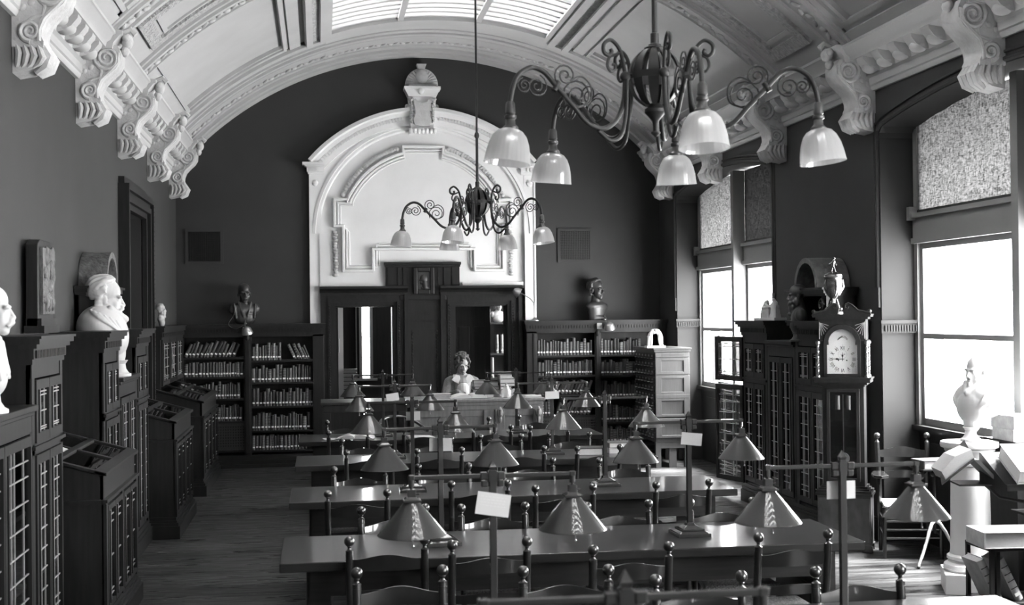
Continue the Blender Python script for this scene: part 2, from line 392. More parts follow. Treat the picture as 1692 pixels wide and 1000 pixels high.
# cloth blinds in the upper lights
def blind(y0, y1, label, mt='shade'):
    b_ = MB(); n = 26
    vs = []; fs = []
    for i in range(n+1):
        y = y0+(y1-y0)*i/n; x = XW-.035+.004*sin(i*1.1)
        vs += [(x, y, 2.95), (x, y, 3.86)]
    for i in range(n):
        fs.append((i*2, i*2+2, i*2+3, i*2+1))
    b_.add(vs, fs)
    o = T('window_blind', label, 'window blind', (0, 0, 0), 0, 'cloth blinds in the upper window lights')
    P('blind_cloth', b_, mt, o); P('hem_bar', MB().box(XW-.045, XW-.03, y0, y1, 2.945, 2.97), 'case', o)
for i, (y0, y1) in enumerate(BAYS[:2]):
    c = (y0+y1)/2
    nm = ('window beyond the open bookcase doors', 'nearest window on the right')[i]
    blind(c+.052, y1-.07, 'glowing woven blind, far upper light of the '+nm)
    blind(y0+.2, c-.052, 'darker woven blind, near upper light of the '+nm, 'blind2')
# ------------------------------------------------------------------ vaulted ceiling
RIBS = [(16.6, 18.7), (11.15, 13.35), (4.5, 6.7), (-2.1, .1)]
GAPS = [(13.35, 16.6), (6.7, 11.15), (.1, 4.5), (-6.6, -2.1)]
A46 = rad(46.6); A18 = rad(18.2); A24 = rad(23.6)
def arc(mb, r0, r1, y0, y1, a0, a1, n=24): mb.ring([(r0, y0), (r1, y0), (r1, y1), (r0, y1)], VC, VZ, a0, a1, n)
ce = MB()
arc(ce, 4.66, 4.8, -6.9, 18.7, -A46, -A18); arc(ce, 4.66, 4.8, -6.9, 18.7, A18, A46)
for y0, y1 in RIBS: arc(ce, 4.6, 4.8, y0, y1, -A18, A18)
S('ceiling', ce, 'vault', 30)
rb = MB(); lf = MB(); cv = MB()
def leafband(mb, r, y, a0, a1, step, sy=.05, sr=.02):
    n = int(abs(a1-a0)*r/step); rr = random.Random(int(y*100))
    for i in range(n):
        a = a0+(a1-a0)*(i+.5)/n; t = rr.uniform(-.012, .012)
        Rm = Matrix.Rotation(a, 3, 'Y') @ Matrix.Rotation((.7 if i % 2 else -.7), 3, 'Z')
        mb.ball((VC+r*sin(a), y+t+(.018 if i % 2 else -.018), VZ+r*cos(a)), (step*.62, sy*.5, sr), 6, 5, Rm)
for k, (y0, y1) in enumerate(RIBS):
    # stepped mouldings on both edges of the transverse rib, leaf strip between
    arc(rb, VR+.07, 4.7, y0, y1, -A46, A46, 48)
    if k == 0:
        arc(rb, VR+.0, 4.66, 18.42, 18.7, -A46, A46, 48); arc(rb, VR+.025, 4.66, 18.28, 18.42, -A46, A46, 48)
        arc(rb, VR+.035, 4.66, 17.25, 17.36, -A46, A46, 48); arc(rb, VR+.045, 4.66, 17.05, 17.12, -A46, A46, 48); arc(rb, VR+.05, 4.66, 16.78, 16.86, -A46, A46, 48); arc(rb, VR+.02, 4.66, 16.6, 16.68, -A46, A46, 48)
        arc(rb, VR+.05, 4.66, 18.05, 18.15, -A46, A46, 48); arc(rb, VR+.055, 4.66, 17.5, 17.6, -A46, A46, 48)
        leafband(lf, VR+.06, 17.88, -A46, A46, .085)
    else:
        for e, sg in ((y0, 1), (y1, -1)):
            def seg(a, b_, r0): arc(rb, r0, 4.66, min(e+sg*a, e+sg*b_), max(e+sg*a, e+sg*b_), -A46, A46, 48)
            seg(0, .05, VR+.05); seg(.05, .1, VR+.02); seg(.1, .33, VR+.04); seg(.33, .4, VR+.01); seg(.4, .46, VR+.04)
            leafband(lf, VR+.03, e+sg*.2, -A46, A46, .085)
        for sg in (-1, 1):
            # sunk panel with a carved border on each flank
            a0, a1 = sorted((sg*rad(42.5), sg*rad(26)))
            for (b0, b1) in ((y0+.62, y0+.76), (y1-.76, y1-.62)): arc(cv, VR+.035, 4.66, b0, b1, a0, a1, 16)
            for aa in (a0, a1-.03): arc(cv, VR+.035, 4.66, y0+.76, y1-.76, aa, aa+.03, 2)
            for (b0, b1) in ((y0+.8, y0+.84), (y1-.84, y1-.8)): arc(rb, VR+.05, 4.66, b0, b1, a0+.04, a1-.04, 16)
            for aa in (a0+.04, a1-.05): arc(rb, VR+.05, 4.66, y0+.84, y1-.84, aa, aa+.01, 2)
for (y0, y1) in GAPS:
    for sg in (-1, 1):
        def lon(d0, d1, r0, Y0=y0, Y1=y1, mb=rb):
            a, b_ = sorted((sg*rad(d0), sg*rad(d1))); arc(mb, r0, 4.7, Y0, Y1, a, b_, max(2, int(abs(d1-d0))))
        lon(18.2, 19.3, VR+.0); lon(19.3, 20.6, VR+.05, mb=cv); lon(20.6, 21.6, VR-.01); lon(21.6, 22.4, VR+.09); lon(22.4, 24.2, VR+.055); lon(24.2, 24.7, VR+.08); lon(24.7, 25.2, VR+.06)
        lon(43.6, 46.6, VR+.06); lon(43., 43.6, VR+.09); lon(42.4, 43, VR+.07)
        # frame of the plain flank panel across the bay
        for e, q in ((y0, 1), (y1, -1)):
            a, b_ = sorted((sg*rad(25.2), sg*rad(42.4)))
            for o0, o1, r0 in ((.0, .1, VR+.06), (.1, .14, VR+.09), (.14, .2, VR+.075)): arc(rb, r0, 4.7, min(e+q*o0, e+q*o1), max(e+q*o0, e+q*o1), a, b_, 16)
        leafband(cv, VR+.05, (y0+y1)/2, sg*rad(19.4), sg*rad(20.5), .2)
S('trim_6', rb, 'vault', 30); S('trim_7', lf, 'ornament', 70); S('trim_8', cv, 'carved')
# glazed laylights with louvres
for i, (y0, y1) in enumerate(GAPS):
    w_ = bpy.data.objects.new('window_%d' % (5+i), None); COL.objects.link(w_); w_['kind'] = 'structure'
    lv = MB(); n = int((y1-y0)/.27)
    arc(lv, VR+.02, 4.9, y1-.24, y1, -A18, A18, 24); arc(lv, VR+.02, 4.9, y0, y0+.16, -A18, A18, 24)
    for k in range(n+1):
        y = y0+.2+(y1-y0-.5)*k/n
        lv.ring([(VR+.06, y-.03), (VR+.06, y+.03), (VR+.12, y+.045), (4.82, y+.02), (4.82, y-.02), (VR+.12, y-.045)], VC, VZ, -A18, A18, 24)
    for a in (-6.3, 6.1): arc(lv, VR+.03, 4.86, y0, y1, rad(a-.45), rad(a+.45), 2)
    for a in (-18.0, 17.4): arc(lv, VR+.02, 4.86, y0, y1, rad(a-.2), rad(a+.6), 2)
    P('louvre_grid', lv, 'vault', w_, 30)
    gl = MB(); arc(gl, 4.88, 4.89, y0, y1, -A18, A18, 16); P('laylight_glass', gl, 'skyglass', w_)
    portal((VC, (y0+y1)/2, 6.3), (0, 0, 0), 3.2, y1-y0)
# ------------------------------------------------------------------ cornices
prof = [(0, 4.06), (.03, 4.06), (.045, 4.085), (.045, 4.10), (.06, 4.11), (.06, 4.17), (.085, 4.19), (.085, 4.21), (.11, 4.30), (.2, 4.31), (.25, 4.32), (.26, 4.36), (.29, 4.38), (.31, 4.42), (.33, 4.43), (.33, 4.455), (0, 4.47)]
CON = [18.0, 15.75, 13.5, 11.25, 9.0, 6.75, 4.5, 2.25, 0, -2.25, -4.5]
for side, X, s_ in (('left', XL, 1), ('right', XR, -1)):
    c = MB(); c.prism([(X+s_*a, z) for a, z in prof], 'y', YR, YB)
    for y in CON:                                                   # the cornice breaks forward over each bracket
        c.prism([(X+s_*a, z) for a, z in ((.1, 4.3), (.3, 4.31), (.31, 4.36), (.36, 4.42), (.38, 4.43), (.38, 4.465), (.1, 4.47))], 'y', y-.17, y+.17)
    for i in range(len(CON)-1):                                     # six scalloped blocks between brackets
        for k in range(6):
            y = CON[i]-.35-k*.31
            c.ring([(.0, X+s_*.08), (.001, X+s_*.08)], 0, 0, 0, .1, 1) if False else None
            c.prism([(X+s_*a, z) for a, z in ((.07, 4.19), (.13, 4.2), (.19, 4.235), (.235, 4.29), (.24, 4.32), (.07, 4.32))], 'y', y-.07, y+.07)
            c.ball((X+s_*.14, y, 4.225), (.075, .075, .05), 14, 10)
    n_ = 'trim_9' if side == 'left' else 'trim_10'
    S(n_, c, 'vault', 45)
def console(s_):
    pr_ = [(0, 4.34), (.34, 4.34), (.365, 4.28), (.36, 4.21), (.325, 4.15), (.27, 4.1), (.215, 4.04), (.19, 3.98), (.185, 3.93), (.2, 3.9), (.2, 3.86), (0, 3.86)]
    b_ = MB(); W = .135
    b_.prism([(s_*x, z) for x, z in pr_], 'y', -W, W)
    b_.prism([(s_*x, z) for x, z in ((.0, 3.87), (.19, 3.87), (.2, 3.83), (.17, 3.75), (.1, 3.71), (0, 3.69))], 'y', -.12, .12)
    for yy in (-W, W):
        for (cx, cz, r0, tn, dirn) in ((.25, 4.235, .112, 2.4, 1), (.115, 3.965, .07, 2.0, -1)):
            pts = []; nn = 30
            for i in range(nn+1):
                t = i/nn; a = dirn*(tn*2*pi*t)+(pi/2 if dirn > 0 else -pi/2); rr = r0*(1-.85*t); pts.append((s_*(cx+rr*cos(a)), yy, cz+rr*sin(a)))
            b_.tube(pts, [.02*(1-.5*i/nn) for i in range(nn+1)], 8)
        b_.tube([(s_*x, yy, z) for x, z in ((.25, 4.335), (.16, 4.3), (.15, 4.22), (.21, 4.13), (.2, 4.07), (.13, 4.05), (.07, 4.0))], .013, 6)
        b_.tube([(s_*x, yy, z) for x, z in ((.345, 4.28), (.34, 4.2), (.28, 4.13), (.2, 4.05), (.17, 3.97), (.17, 3.9))], .016, 6)
    for y_ in (-.09, -.03, .03, .09):
        b_.tube([(s_*.19, y_, 3.87), (s_*.225, y_*1.05, 3.81), (s_*.2, y_, 3.745), (s_*.14, y_*.8, 3.7)], [.028, .036, .034, .018], 7)
    for yy in (-.12, .12):
        for q_ in range(4): b_.tube([(s_*(.03+.045*q_), yy, 3.87), (s_*(.045+.05*q_), yy*1.1, 3.82-.01*q_), (s_*(.035+.045*q_), yy*1.05, 3.755), (s_*(.02+.035*q_), yy*.9, 3.725)], [.017, .025, .02, .008], 7)
        for q_ in range(3): b_.ball((s_*(.07+.055*q_), yy*1.1, 4.12+.035*q_), (.03, .015, .022), 8, 6, Matrix.Rotation(s_*-.8, 3, 'Y'))
    b_.ball((s_*.4, 0, 4.4), (.05, .07, .065), 10, 8); b_.ball((s_*.4, -.07, 4.42), .035, 8, 6); b_.ball((s_*.4, .07, 4.42), .035, 8, 6); b_.ball((s_*.38, 0, 4.32), (.04, .05, .05), 8, 6)
    b_.tube([(s_*.36, 0, 4.47), (s_*.43, 0, 4.5), (s_*.47, 0, 4.46)], .03, 6)
    return mesh('bracket', b_, 'ornament', 45)
for side, X, s_ in (('left', XL, 1), ('right', XR, -1)):
    me = console(s_)
    words = {18.0: 'in the far corner', 15.75: 'second from the far corner', 13.5: 'third from the far corner', 11.25: 'fourth from the far corner', 9.0: 'fifth from the far corner, nearest in view'}
    for y in CON[:5]:
        o = P('scroll_bracket', me, None, loc=(X, y, 0))
        tag(o, 'carved plaster scroll bracket under the %s cornice, %s' % (side, words[y]), 'bracket', 'scroll brackets under the cornices')
# ------------------------------------------------------------------ white arched surround on the back wall
ar = MB(); cx = 1.5; Y1 = YB+.01
full = rad(54)
def arch(mb, prof, cz, R_=None, a=full, n=40): mb.ring(prof, cx, cz, -a, a, n)
arch(ar, [(2.15, Y1), (2.15, YB-.17), (2.10, YB-.18), (2.08, YB-.14), (2.03, YB-.13), (2.02, YB-.1), (1.9, YB-.09), (1.88, Y1)], 2.906, a=rad(49.5))
for i in range(76):
    a = rad(-48.5+97*i/75)
    if abs(a) < rad(7): continue
    Rm = Matrix.Translation(Vector((cx+2.0*sin(a), 0, 2.906+2.0*cos(a)))) @ Matrix.Rotation(a, 4, 'Y')
    ar.merge(MB().box(-.014, .014, YB-.125, YB-.07, -.025, .025), Rm)
a90 = pi/2
ar.ring([(1.58, Y1), (1.58, YB-.07), (1.54, YB-.075), (1.53, YB-.05), (1.5, YB-.045), (1.48, YB-.02), (1.48, Y1)], cx, 3.25, -a90, a90, 48)
# spandrel band between the two arcs, and pilasters
pts = [(cx+2.12*sin(a), 2.906+2.12*cos(a)) for a in [rad(-50+100*i/40) for i in range(41)]]
inn = [(cx+1.5*sin(a), 3.25+1.5*cos(a)) for a in [a90-pi*i/48 for i in range(49)]]
for i in range(40):
    # quads between outer and inner arcs
    j = int((40-i)/40*48); j2 = int((40-i-1)/40*48)
    ar.prism([pts[i], pts[i+1], inn[j2], inn[j]], 'y', YB-.055, Y1)
for s_ in (-1, 1):
    xo, xi = cx+s_*1.625, cx+s_*1.46
    a, b_ = min(xo, xi), max(xo, xi)
    ar.box(a, b_, YB-.06, Y1, 1.98, 4.1); ar.box(a-.0, b_, YB-.075, Y1, 1.98, 2.14)
    ar.box(min(xo, cx+s_*1.6), max(xo, cx+s_*1.6), YB-.075, Y1, 2.14, 4.1); ar.box(min(xi, cx+s_*1.485), max(xi, cx+s_*1.485), YB-.075, Y1, 2.14, 3.25)
    for z0, z1, e in ((4.1, 4.13, .015), (4.13, 4.2, .03), (4.2, 4.22, .06), (4.22, 4.26, .09)): ar.box(a-(e if s_ < 0 else .05), b_+(e if s_ > 0 else .05), YB-.08-e, Y1, z0, z1)
    for k in range(3): ar.box(xo-s_*(.02+.05*k)-.012, xo-s_*(.02+.05*k)+.012, YB-.13, YB-.08, 4.14, 4.19)
    ar.ball((cx+s_*1.54, YB-.065, 3.97), (.045, .02, .045), 10, 6)
S('trim_11', ar, 'plaster', 35)
# tympanum field, its moulded frame with ears, festoons
ty = MB(); ty.prism([(cx-1.5, 2.46), (cx+1.5, 2.46)]+[(cx+1.5*sin(a90-pi*i/40), 3.25+1.5*cos(a90-pi*i/40)) for i in range(41)], 'y', YB-.012, Y1)
S('trim_12', ty, 'plaster')
def frame(mb, pts, w_, d, yb):                # mitred moulding along a polyline in the XZ plane
    P2 = [Vector((p[0], p[1])) for p in pts]; clean = [P2[0]]
    for p in P2[1:]:
        if (p-clean[-1]).length > 1e-4: clean.append(p)
    n = len(clean); prf = [(-.5, 0), (-.5, .55), (-.28, 1), (.28, 1), (.5, .55), (.5, 0)]; vs = []
    for i, p in enumerate(clean):
        t0 = (p-clean[i-1]).normalized() if i else None; t1 = (clean[i+1]-p).normalized() if i < n-1 else None
        t0 = t0 or t1; t1 = t1 or t0
        n0 = Vector((-t0.y, t0.x)); n1 = Vector((-t1.y, t1.x)); m_ = (n0+n1).normalized(); m_ = m_/max(.4, m_.dot(n0))
        for a, b_ in prf: vs.append((p.x+m_.x*a*w_, yb-b_*d, p.y+m_.y*a*w_))
    fs = [(i*6+j, i*6+j+1, i*6+7+j, i*6+6+j) for i in range(n-1) for j in range(5)]+[(0, 1, 2, 3, 4, 5), tuple((n-1)*6+q for q in (5, 4, 3, 2, 1, 0))]
    mb.add(vs, fs)
fr = MB()
Rf = 1.19
def mir(p): return [(2*cx-x, z) for x, z in reversed(p)]
for off, w_, d in ((0, .045, .07), (.05, .03, .045), (.085, .02, .02)):
    arcp = [(cx+(Rf-off)*sin(a), 3.25+(Rf-off)*cos(a)) for a in [rad(-66+52*i/14) for i in range(15)]]
    q = .06-off
    half = [(cx-.73+off, 2.72+off), (cx-1.15+off, 2.72+off), (cx-1.15+off, 3.36-off), (cx-1.27+off, 3.36+off*.2), (cx-1.27+off, 3.74-off), (arcp[0][0], 3.74-off)]+arcp+[(cx-.29+off*.3, 4.5-off), (cx-.24+off, 4.5-off)]
    half += [(cx, 4.5-off)]
    frame(fr, half, w_, d, YB-.01); frame(fr, mir(half), w_, d, YB-.01)
    bot = [(cx-.73+off, 2.72+off), (cx-.73+off, 3.03+off), (cx+.73-off, 3.03+off), (cx+.73-off, 2.72+off)]
    frame(fr, bot, w_, d, YB-.01)
fr.box(cx-1.5, cx-.6, YB-.05, YB, 2.5, 2.55); fr.box(cx+.55, cx+1.5, YB-.05, YB, 2.5, 2.55)
S('trim_13', fr, 'plaster')
fe = MB(); rr = random.Random(2)
for s_ in (-1, 1):
    for i in range(26):
        a = s_*rad(17+47*i/25); R_ = 1.275
        fe.ball((cx+R_*sin(a), YB-.03, 3.25+R_*cos(a)), (rr.uniform(.03, .045), .035, rr.uniform(.025, .04)), 8, 6)
    for i in range(16): fe.ball((cx+s_*1.265+rr.uniform(-.012, .012), YB-.03, 2.66+i*.041), (.035 if i % 4 else .045, .03, .025), 8, 6)
S('trim_14', fe, 'ornament', 70)
# ------------------------------------------------------------------ panelled door-case on the back wall
dc = MB()
for (x0, x1) in (D1, D2):
    for e, d in ((.0, .05), (.05, .09), (.1, .07), (.15, .12)):
        dc.box(x0-e-.05, x0-e, YB-d, YB+.02, 0, DZ+e); dc.box(x1+e, x1+e+.05, YB-d, YB+.02, 0, DZ+e); dc.box(x0-e-.05, x1+e+.05, YB-d, YB+.02, DZ+e, DZ+e+.05)
    dc.prism([(YB, DZ+.18), (YB-.12, DZ+.18), (YB-.14, DZ+.21), (YB-.2, DZ+.24), (YB-.2, DZ+.27), (YB, DZ+.28)], 'x', x0-.21, x1+.2)
    for k in range(54): dc.ball((x0-.075, YB-.09, .05+k*.041), .012, 6, 4); dc.ball((x1+.075, YB-.09, .05+k*.041), .012, 6, 4)
S('trim_15', dc, 'dark')
for i, (x0, x1) in enumerate((D1, D2)):      # inner linings of the openings
    li = MB(); li.box(x0, x0+.02, YB, YB+.3, 0, DZ); li.box(x1-.02, x1, YB, YB+.3, 0, DZ); li.box(x0, x1, YB, YB+.3, DZ-.02, DZ); S('trim_%d' % (16+i), li, 'case')
bs = MB()
for a, b_ in ((YR, 13.3), (15.5, YB)): bs.box(XL, XL+.03, a, b_, 0, .2)
S('baseboard_left', bs, 'dark')
bs = MB()
for i in range(0, len(edges), 2): bs.box(XR-.03, XR, edges[i+1], edges[i], 0, .2)
S('baseboard_right', bs, 'dark')
S('baseboard_back', MB().box(3.0, XR, YB-.03, YB, 0, .2), 'dark')
# door in the left wall
d = bpy.data.objects.new('door_1', None); COL.objects.link(d); d['kind'] = 'structure'; d.location = (XL, 0, 0)
fm = MB()
for e, dx in ((0, .05), (.06, .09), (.12, .07), (.17, .11)):
    fm.box(-.01, dx, 13.6-e-.06, 13.6-e, 0, 3.2+e); fm.box(-.01, dx, 15.15+e, 15.15+e+.06, 0, 3.2+e); fm.box(-.01, dx, 13.6-e-.06, 15.15+e+.06, 3.2+e, 3.2+e+.06)
for k in range(60): fm.ball((.1, 15.15+.2, .1+k*.055), .014, 6, 4)
fm.box(-.01, .06, 13.4, 15.0, 3.43, 3.5)
P('door_frame', fm, 'dark', d)
lf_ = MB(); lf_.box(-.2, -.14, 13.6, 15.15, 0, 3.2)
for a, b_ in ((13.7, 14.3), (14.45, 15.05)):
    for z0, z1 in ((.2, .95), (1.15, 2.3), (2.45, 3.05)): lf_.box(-.15, -.12, a, b_, z0, z1)
P('door_leaf', lf_, 'case', d, bevel=.006)
P('door_handle', MB().ball((-.09, 14.5, 1.05), .03), 'brass', d, 40)
# room behind the back wall
rb_ = MB(); rb_.box(-.6, 4.2, 21.8, 22.1, 0, 1.05); rb_.box(-.6, .705, 21.8, 22.1, 1.05, 2.6); rb_.box(.83, 4.2, 21.8, 22.1, 1.05, 2.6); rb_.box(-.6, 4.2, 21.8, 22.1, 2.6, 3.0)
S('wall_far', rb_, 'case')
S('wall_far_left', MB().box(-.9, -.6, YB+.3, 22.1, 0, 3), 'case')
fr_ = MB(); fr_.box(4.2, 4.5, YB+.3, 22.1, 0, .9); fr_.box(4.2, 4.5, YB+.3, 22.1, 2.8, 3); fr_.box(4.2, 4.5, YB+.3, 19.5, .9, 2.8); fr_.box(4.2, 4.5, 21.3, 22.1, .9, 2.8)
S('wall_far_right', fr_, 'reveal'); S('ceiling_far', MB().box(-.9, 4.5, YB+.3, 22.1, 3.0, 3.2), 'vault')
w_ = bpy.data.objects.new('window_9', None); COL.objects.link(w_); w_['kind'] = 'structure'
P('window_frame', MB().box(.655, .705, 21.72, 21.8, 1.0, 2.65).box(.83, .88, 21.74, 21.8, 1.0, 2.65).box(.6, .62, 21.74, 21.8, 1.0, 2.65).box(.7, .84, 21.86, 21.9, 1.38, 1.395).box(.7, .84, 21.86, 21.9, 1.72, 1.735).box(.7, .84, 21.86, 21.9, 2.04, 2.055).box(.55, .95, 21.7, 21.8, 1.0, 1.04), 'sash', w_)
P('window_pane', MB().box(.705, .83, 21.93, 21.935, 1.05, 2.6), 'pane', w_)
w_ = bpy.data.objects.new('window_10', None); COL.objects.link(w_); w_['kind'] = 'structure'
P('window_frame', MB().box(4.18, 4.3, 20.37, 20.43, .9, 2.8).box(4.18, 4.3, 19.5, 21.3, 1.8, 1.86), 'sash', w_); P('window_pane', MB().box(4.3, 4.304, 19.5, 21.3, .9, 2.8), 'pane', w_)
portal((4.52, 20.4, 1.85), (0, rad(90), 0), 1.9, 1.8)
# ================================================================== bookcases along the walls
def dentils(mb, x0, x1, y, z0, z1, step=.04, dep=.012):
    n = int((x1-x0)/step)
    for k in range(n): mb.box(x0+(k+.2)*step, x0+(k+.75)*step, y-dep, y, z0, z1)
def cornice(mb, w, d, h, over=.07):
    for e, z0, z1 in ((.02, h-.16, h-.13), (.03, h-.13, h-.07), (.05, h-.07, h-.045), (over, h-.045, h-.015), (over+.012, h-.015, h)):
        mb.box(-e, w+e, -e, d, z0, z1)
    dentils(mb, 0, w, -.03, h-.125, h-.08)
def plinth(mb, w, d):
    mb.box(-.04, w+.04, -.04, d, 0, .13); mb.box(-.028, w+.028, -.028, d, .13, .16); mb.box(-.015, w+.015, -.015, d, .16, .2)
def leaded(w, h, y=0, cols=3, rows=4):
    l = MB(); r = .0032
    xs = [w*.22, w*.36, w*.78] if cols == 3 else ([w*.5] if cols == 1 else [w*.3, w*.7])
    for x in xs: l.box(x-r, x+r, y-r, y+r, 0, h)
    zs = [h*.06, h*.11]+[h*(.11+.74*(i+1)/rows) for i in range(rows)]+[h*.93]
    for z in zs: l.box(0, w, y-r, y+r, z-r, z+r)
    return l
def door(parent, x0, x1, z0, z1, y=0, cols=3, rows=4, st=.045, woodm='case', swing=None, hinge=None, glass_='caseglass'):
    w, h = x1-x0, z1-z0
    f = MB(); f.box(0, st, -.022, 0, 0, h); f.box(w-st, w, -.022, 0, 0, h); f.box(st, w-st, -.022, 0, 0, st*1.2); f.box(st, w-st, -.022, 0, h-st*1.2, h)
    for (a, b_, c_, d_) in ((st, st+.012, st*1.2, h-st*1.2), (w-st-.012, w-st, st*1.2, h-st*1.2)): f.box(a, b_, -.03, -.004, c_, d_)
    o = P('door', f, woodm, parent, loc=(x0, y, z0))
    iw, ih = w-2*st-.02, h-2.4*st
    P('glass', MB().box(0, iw, -.001, .001, 0, ih), glass_, o, loc=(st+.01, -.010, st*1.2))
    P('leading', leaded(iw, ih, 0, cols, rows), 'lead', o, loc=(st+.01, -.013, st*1.2))
    return o
def carcass(w, d, h, zs=(), t=.03):
    c = MB(); c.box(0, t, 0, d, .2, h); c.box(w-t, w, 0, d, .2, h); c.box(t, w-t, d-.02, d, .2, h); c.box(0, w, 0, d, h-.03, h); c.box(0, w, 0, d, .18, .22)
    for z in zs: c.box(t, w-t, .012, d-.02, z-.012, z+.012)
    return c
def tall_case(label, loc, rz, w, d=.36, h=1.98, group=None, cols=3):
    o = T('tall_bookcase', label, 'bookcase', loc, rz, group)
    c = carcass(w, d, h-.13, (.6, 1.0, 1.55)); c.box(0, w, -.012, .02, 1.31, 1.37); c.box(0, w, -.03, 0, 1.34, 1.36); c.box(0, w, -.006, .02, h-.24, h-.15); c.box(-.0, .07, -.012, .02, .2, h-.15); c.box(w-.07, w, -.012, .02, .2, h-.15)
    P('carcass', c, 'case', o); k = MB(); cornice(k, w, d, h); P('cornice', k, 'case', o); k = MB(); plinth(k, w, d); P('plinth', k, 'case', o)
    m_ = w/2
    for a, b_ in ((.075, m_-.004), (m_+.004, w-.075)):
        door(o, a, b_, 1.375, h-.25, 0, cols, 2); door(o, a, b_, .24, 1.305, 0, cols, 6)
    return o
def low_case(label, loc, rz, w, d=.36, h=1.6):
    o = T('low_bookcase', label, 'bookcase', loc, rz)
    c = carcass(w, d, h-.03, (.6, 1.0)); c.box(0, w, -.012, .02, h-.16, h-.04); c.box(0, .05, -.012, .02, .2, h-.15); c.box(w-.05, w, -.012, .02, .2, h-.15)
    P('carcass', c, 'case', o); P('ledge', MB().box(0, w, -.05, d, h-.035, h).box(0, w, -.03, d, h-.06, h-.035), 'case', o, bevel=.006); k = MB(); k.box(0, w, -.04, d, 0, .13); k.box(0, w, -.028, d, .13, .16); k.box(0, w, -.015, d, .16, .2); P('plinth', k, 'case', o)
    m_ = w/2
    for a, b_ in ((.055, m_-.004), (m_+.004, w-.055)): door(o, a, b_, .24, h-.17, 0, 3, 6)
    return o
LX = -1.6; R90 = rad(90)
gL = 'tall glazed bookcases on the left wall'
tall_case('tall dark glazed bookcase at the left edge, in front of the carved upright plaque', (LX, 7.56, 0), R90, .87, group=gL)
tall_case('tall dark glazed bookcase just left of the white marble bust with goatee', (LX, 9.99, 0), R90, .75, group=gL)
tall_case('tall dark glazed bookcase beyond the white goateed bust, beside the wall door', (LX, 11.72, 0), R90, .78, group=gL)
low_case('low dark glazed bookcase in the left foreground under the moustached bust', (LX, 6.2, 0), R90, 1.355)
low_case('low dark bookcase ledge carrying the white goateed bust', (LX, 10.745, 0), R90, .97)
def display_case(label, loc, w, d=.6, slips=0):
    o = T('display_case', label, 'display case', loc, R90, 'slant topped display cases along the left wall')
    c = MB(); c.box(0, w, 0, d, .16, .9); c.box(-.012, w+.012, -.012, d, .16, .2)
    for x in (0, w/2-.03, w-.06): c.box(x, x+.06, -.02, .01, .2, .9)
    P('body', c, 'case', o)
    k = MB(); k.box(-.05, w+.05, -.05, d, 0, .12); k.box(-.035, w+.035, -.035, d, .12, .15); k.box(-.02, w+.02, -.02, d, .15, .17); P('plinth', k, 'case', o)
    t = MB(); t.box(-.02, w+.02, -.02, d, .9, .925); t.box(-.03, w+.03, -.03, d, .91, .93)
    # hollow desk box with a sloping lid frame
    t.box(0, w, 0, .02, .93, 1.08); t.prism([(0, .93), (d, .93), (d, 1.25), (0, 1.08)], 'x', 0, .02); t.prism([(0, .93), (d, .93), (d, 1.25), (0, 1.08)], 'x', w-.02, w); t.box(0, w, d-.02, d, .93, 1.25)
    P('top_box', t, 'case', o)
    sl = (1.25-1.08)/d; zt = lambda y: 1.085+sl*y
    f = MB()
    for y0, y1 in ((-.025, .05), (d/2-.02, d/2+.02), (d-.05, d)): f.prism([(y0, zt(y0)), (y1, zt(y1)), (y1, zt(y1)+.022), (y0, zt(y0)+.022)], 'x', -.025, w+.025)
    for x in (-.025, w/2-.02, w-.03): f.prism([(-.02, zt(-.02)), (d, zt(d)), (d, zt(d)+.02), (-.02, zt(-.02)+.02)], 'x', x, x+.055)
    P('lid_frame', f, 'dark', o, bevel=.003)
    P('lid_glass', MB().prism([(.0, zt(0)+.006), (d-.01, zt(d-.01)+.006), (d-.01, zt(d-.01)+.009), (0, zt(0)+.009)], 'x', .02, w-.02), 'caseglass', o)
    m_ = w/2
    for a, b_ in ((.07, w/4+.01), (w/4+.02, m_-.04), (m_+.04, 3*w/4-.02), (3*w/4-.01, w-.07)): door(o, a, b_, .22, .88, -.0, 1, 2, .03)
    return o
display_case('nearest slant topped display case, with a torn white slip on its glass', (-1.36, 8.51, 0), 1.40)
display_case('middle slant topped display case, in front of the wall door', (-1.36, 12.58, 0), 1.58)
display_case('farthest slant topped display case, beside the far corner bookcase', (-1.36, 15.5, 0), 2.1)
# torn slip lying on the glass
o = P('paper_slip', MB().prism([(0, 0), (.1, -.02), (.19, .0), (.22, .06), (.08, .07), (.0, .05)], 'z', 0, .002), 'paper', loc=(-1.69, 8.98, 1.19), rot=(rad(15.8), 0, rad(90)))
tag(o, 'torn white paper slip lying on the nearest display case', 'paper')
# wall cupboard between the door and the corner
o = T('wall_cupboard', 'shallow glazed wall cupboard in the far left corner, behind the farthest display case', 'cupboard', (-1.83, 15.55, 0), R90)
c = carcass(2.35, .14, 1.85, (.6, 1.0, 1.4)); P('carcass', c, 'case', o); k = MB(); cornice(k, 2.35, .14, 1.98, .05); P('cornice', k, 'case', o); k = MB(); plinth(k, 2.35, .14); P('plinth', k, 'case', o)
for i in range(3): door(o, .05+i*.76, .05+i*.76+.73, 1.28, 1.83, 0, 3, 3)
tag(P('paper_strip', MB().box(0, .002, 0, .03, 0, .26), 'paper', loc=(-1.805, 16.6, 1.45)), 'narrow white paper strip hanging on the corner cupboard door', 'paper')
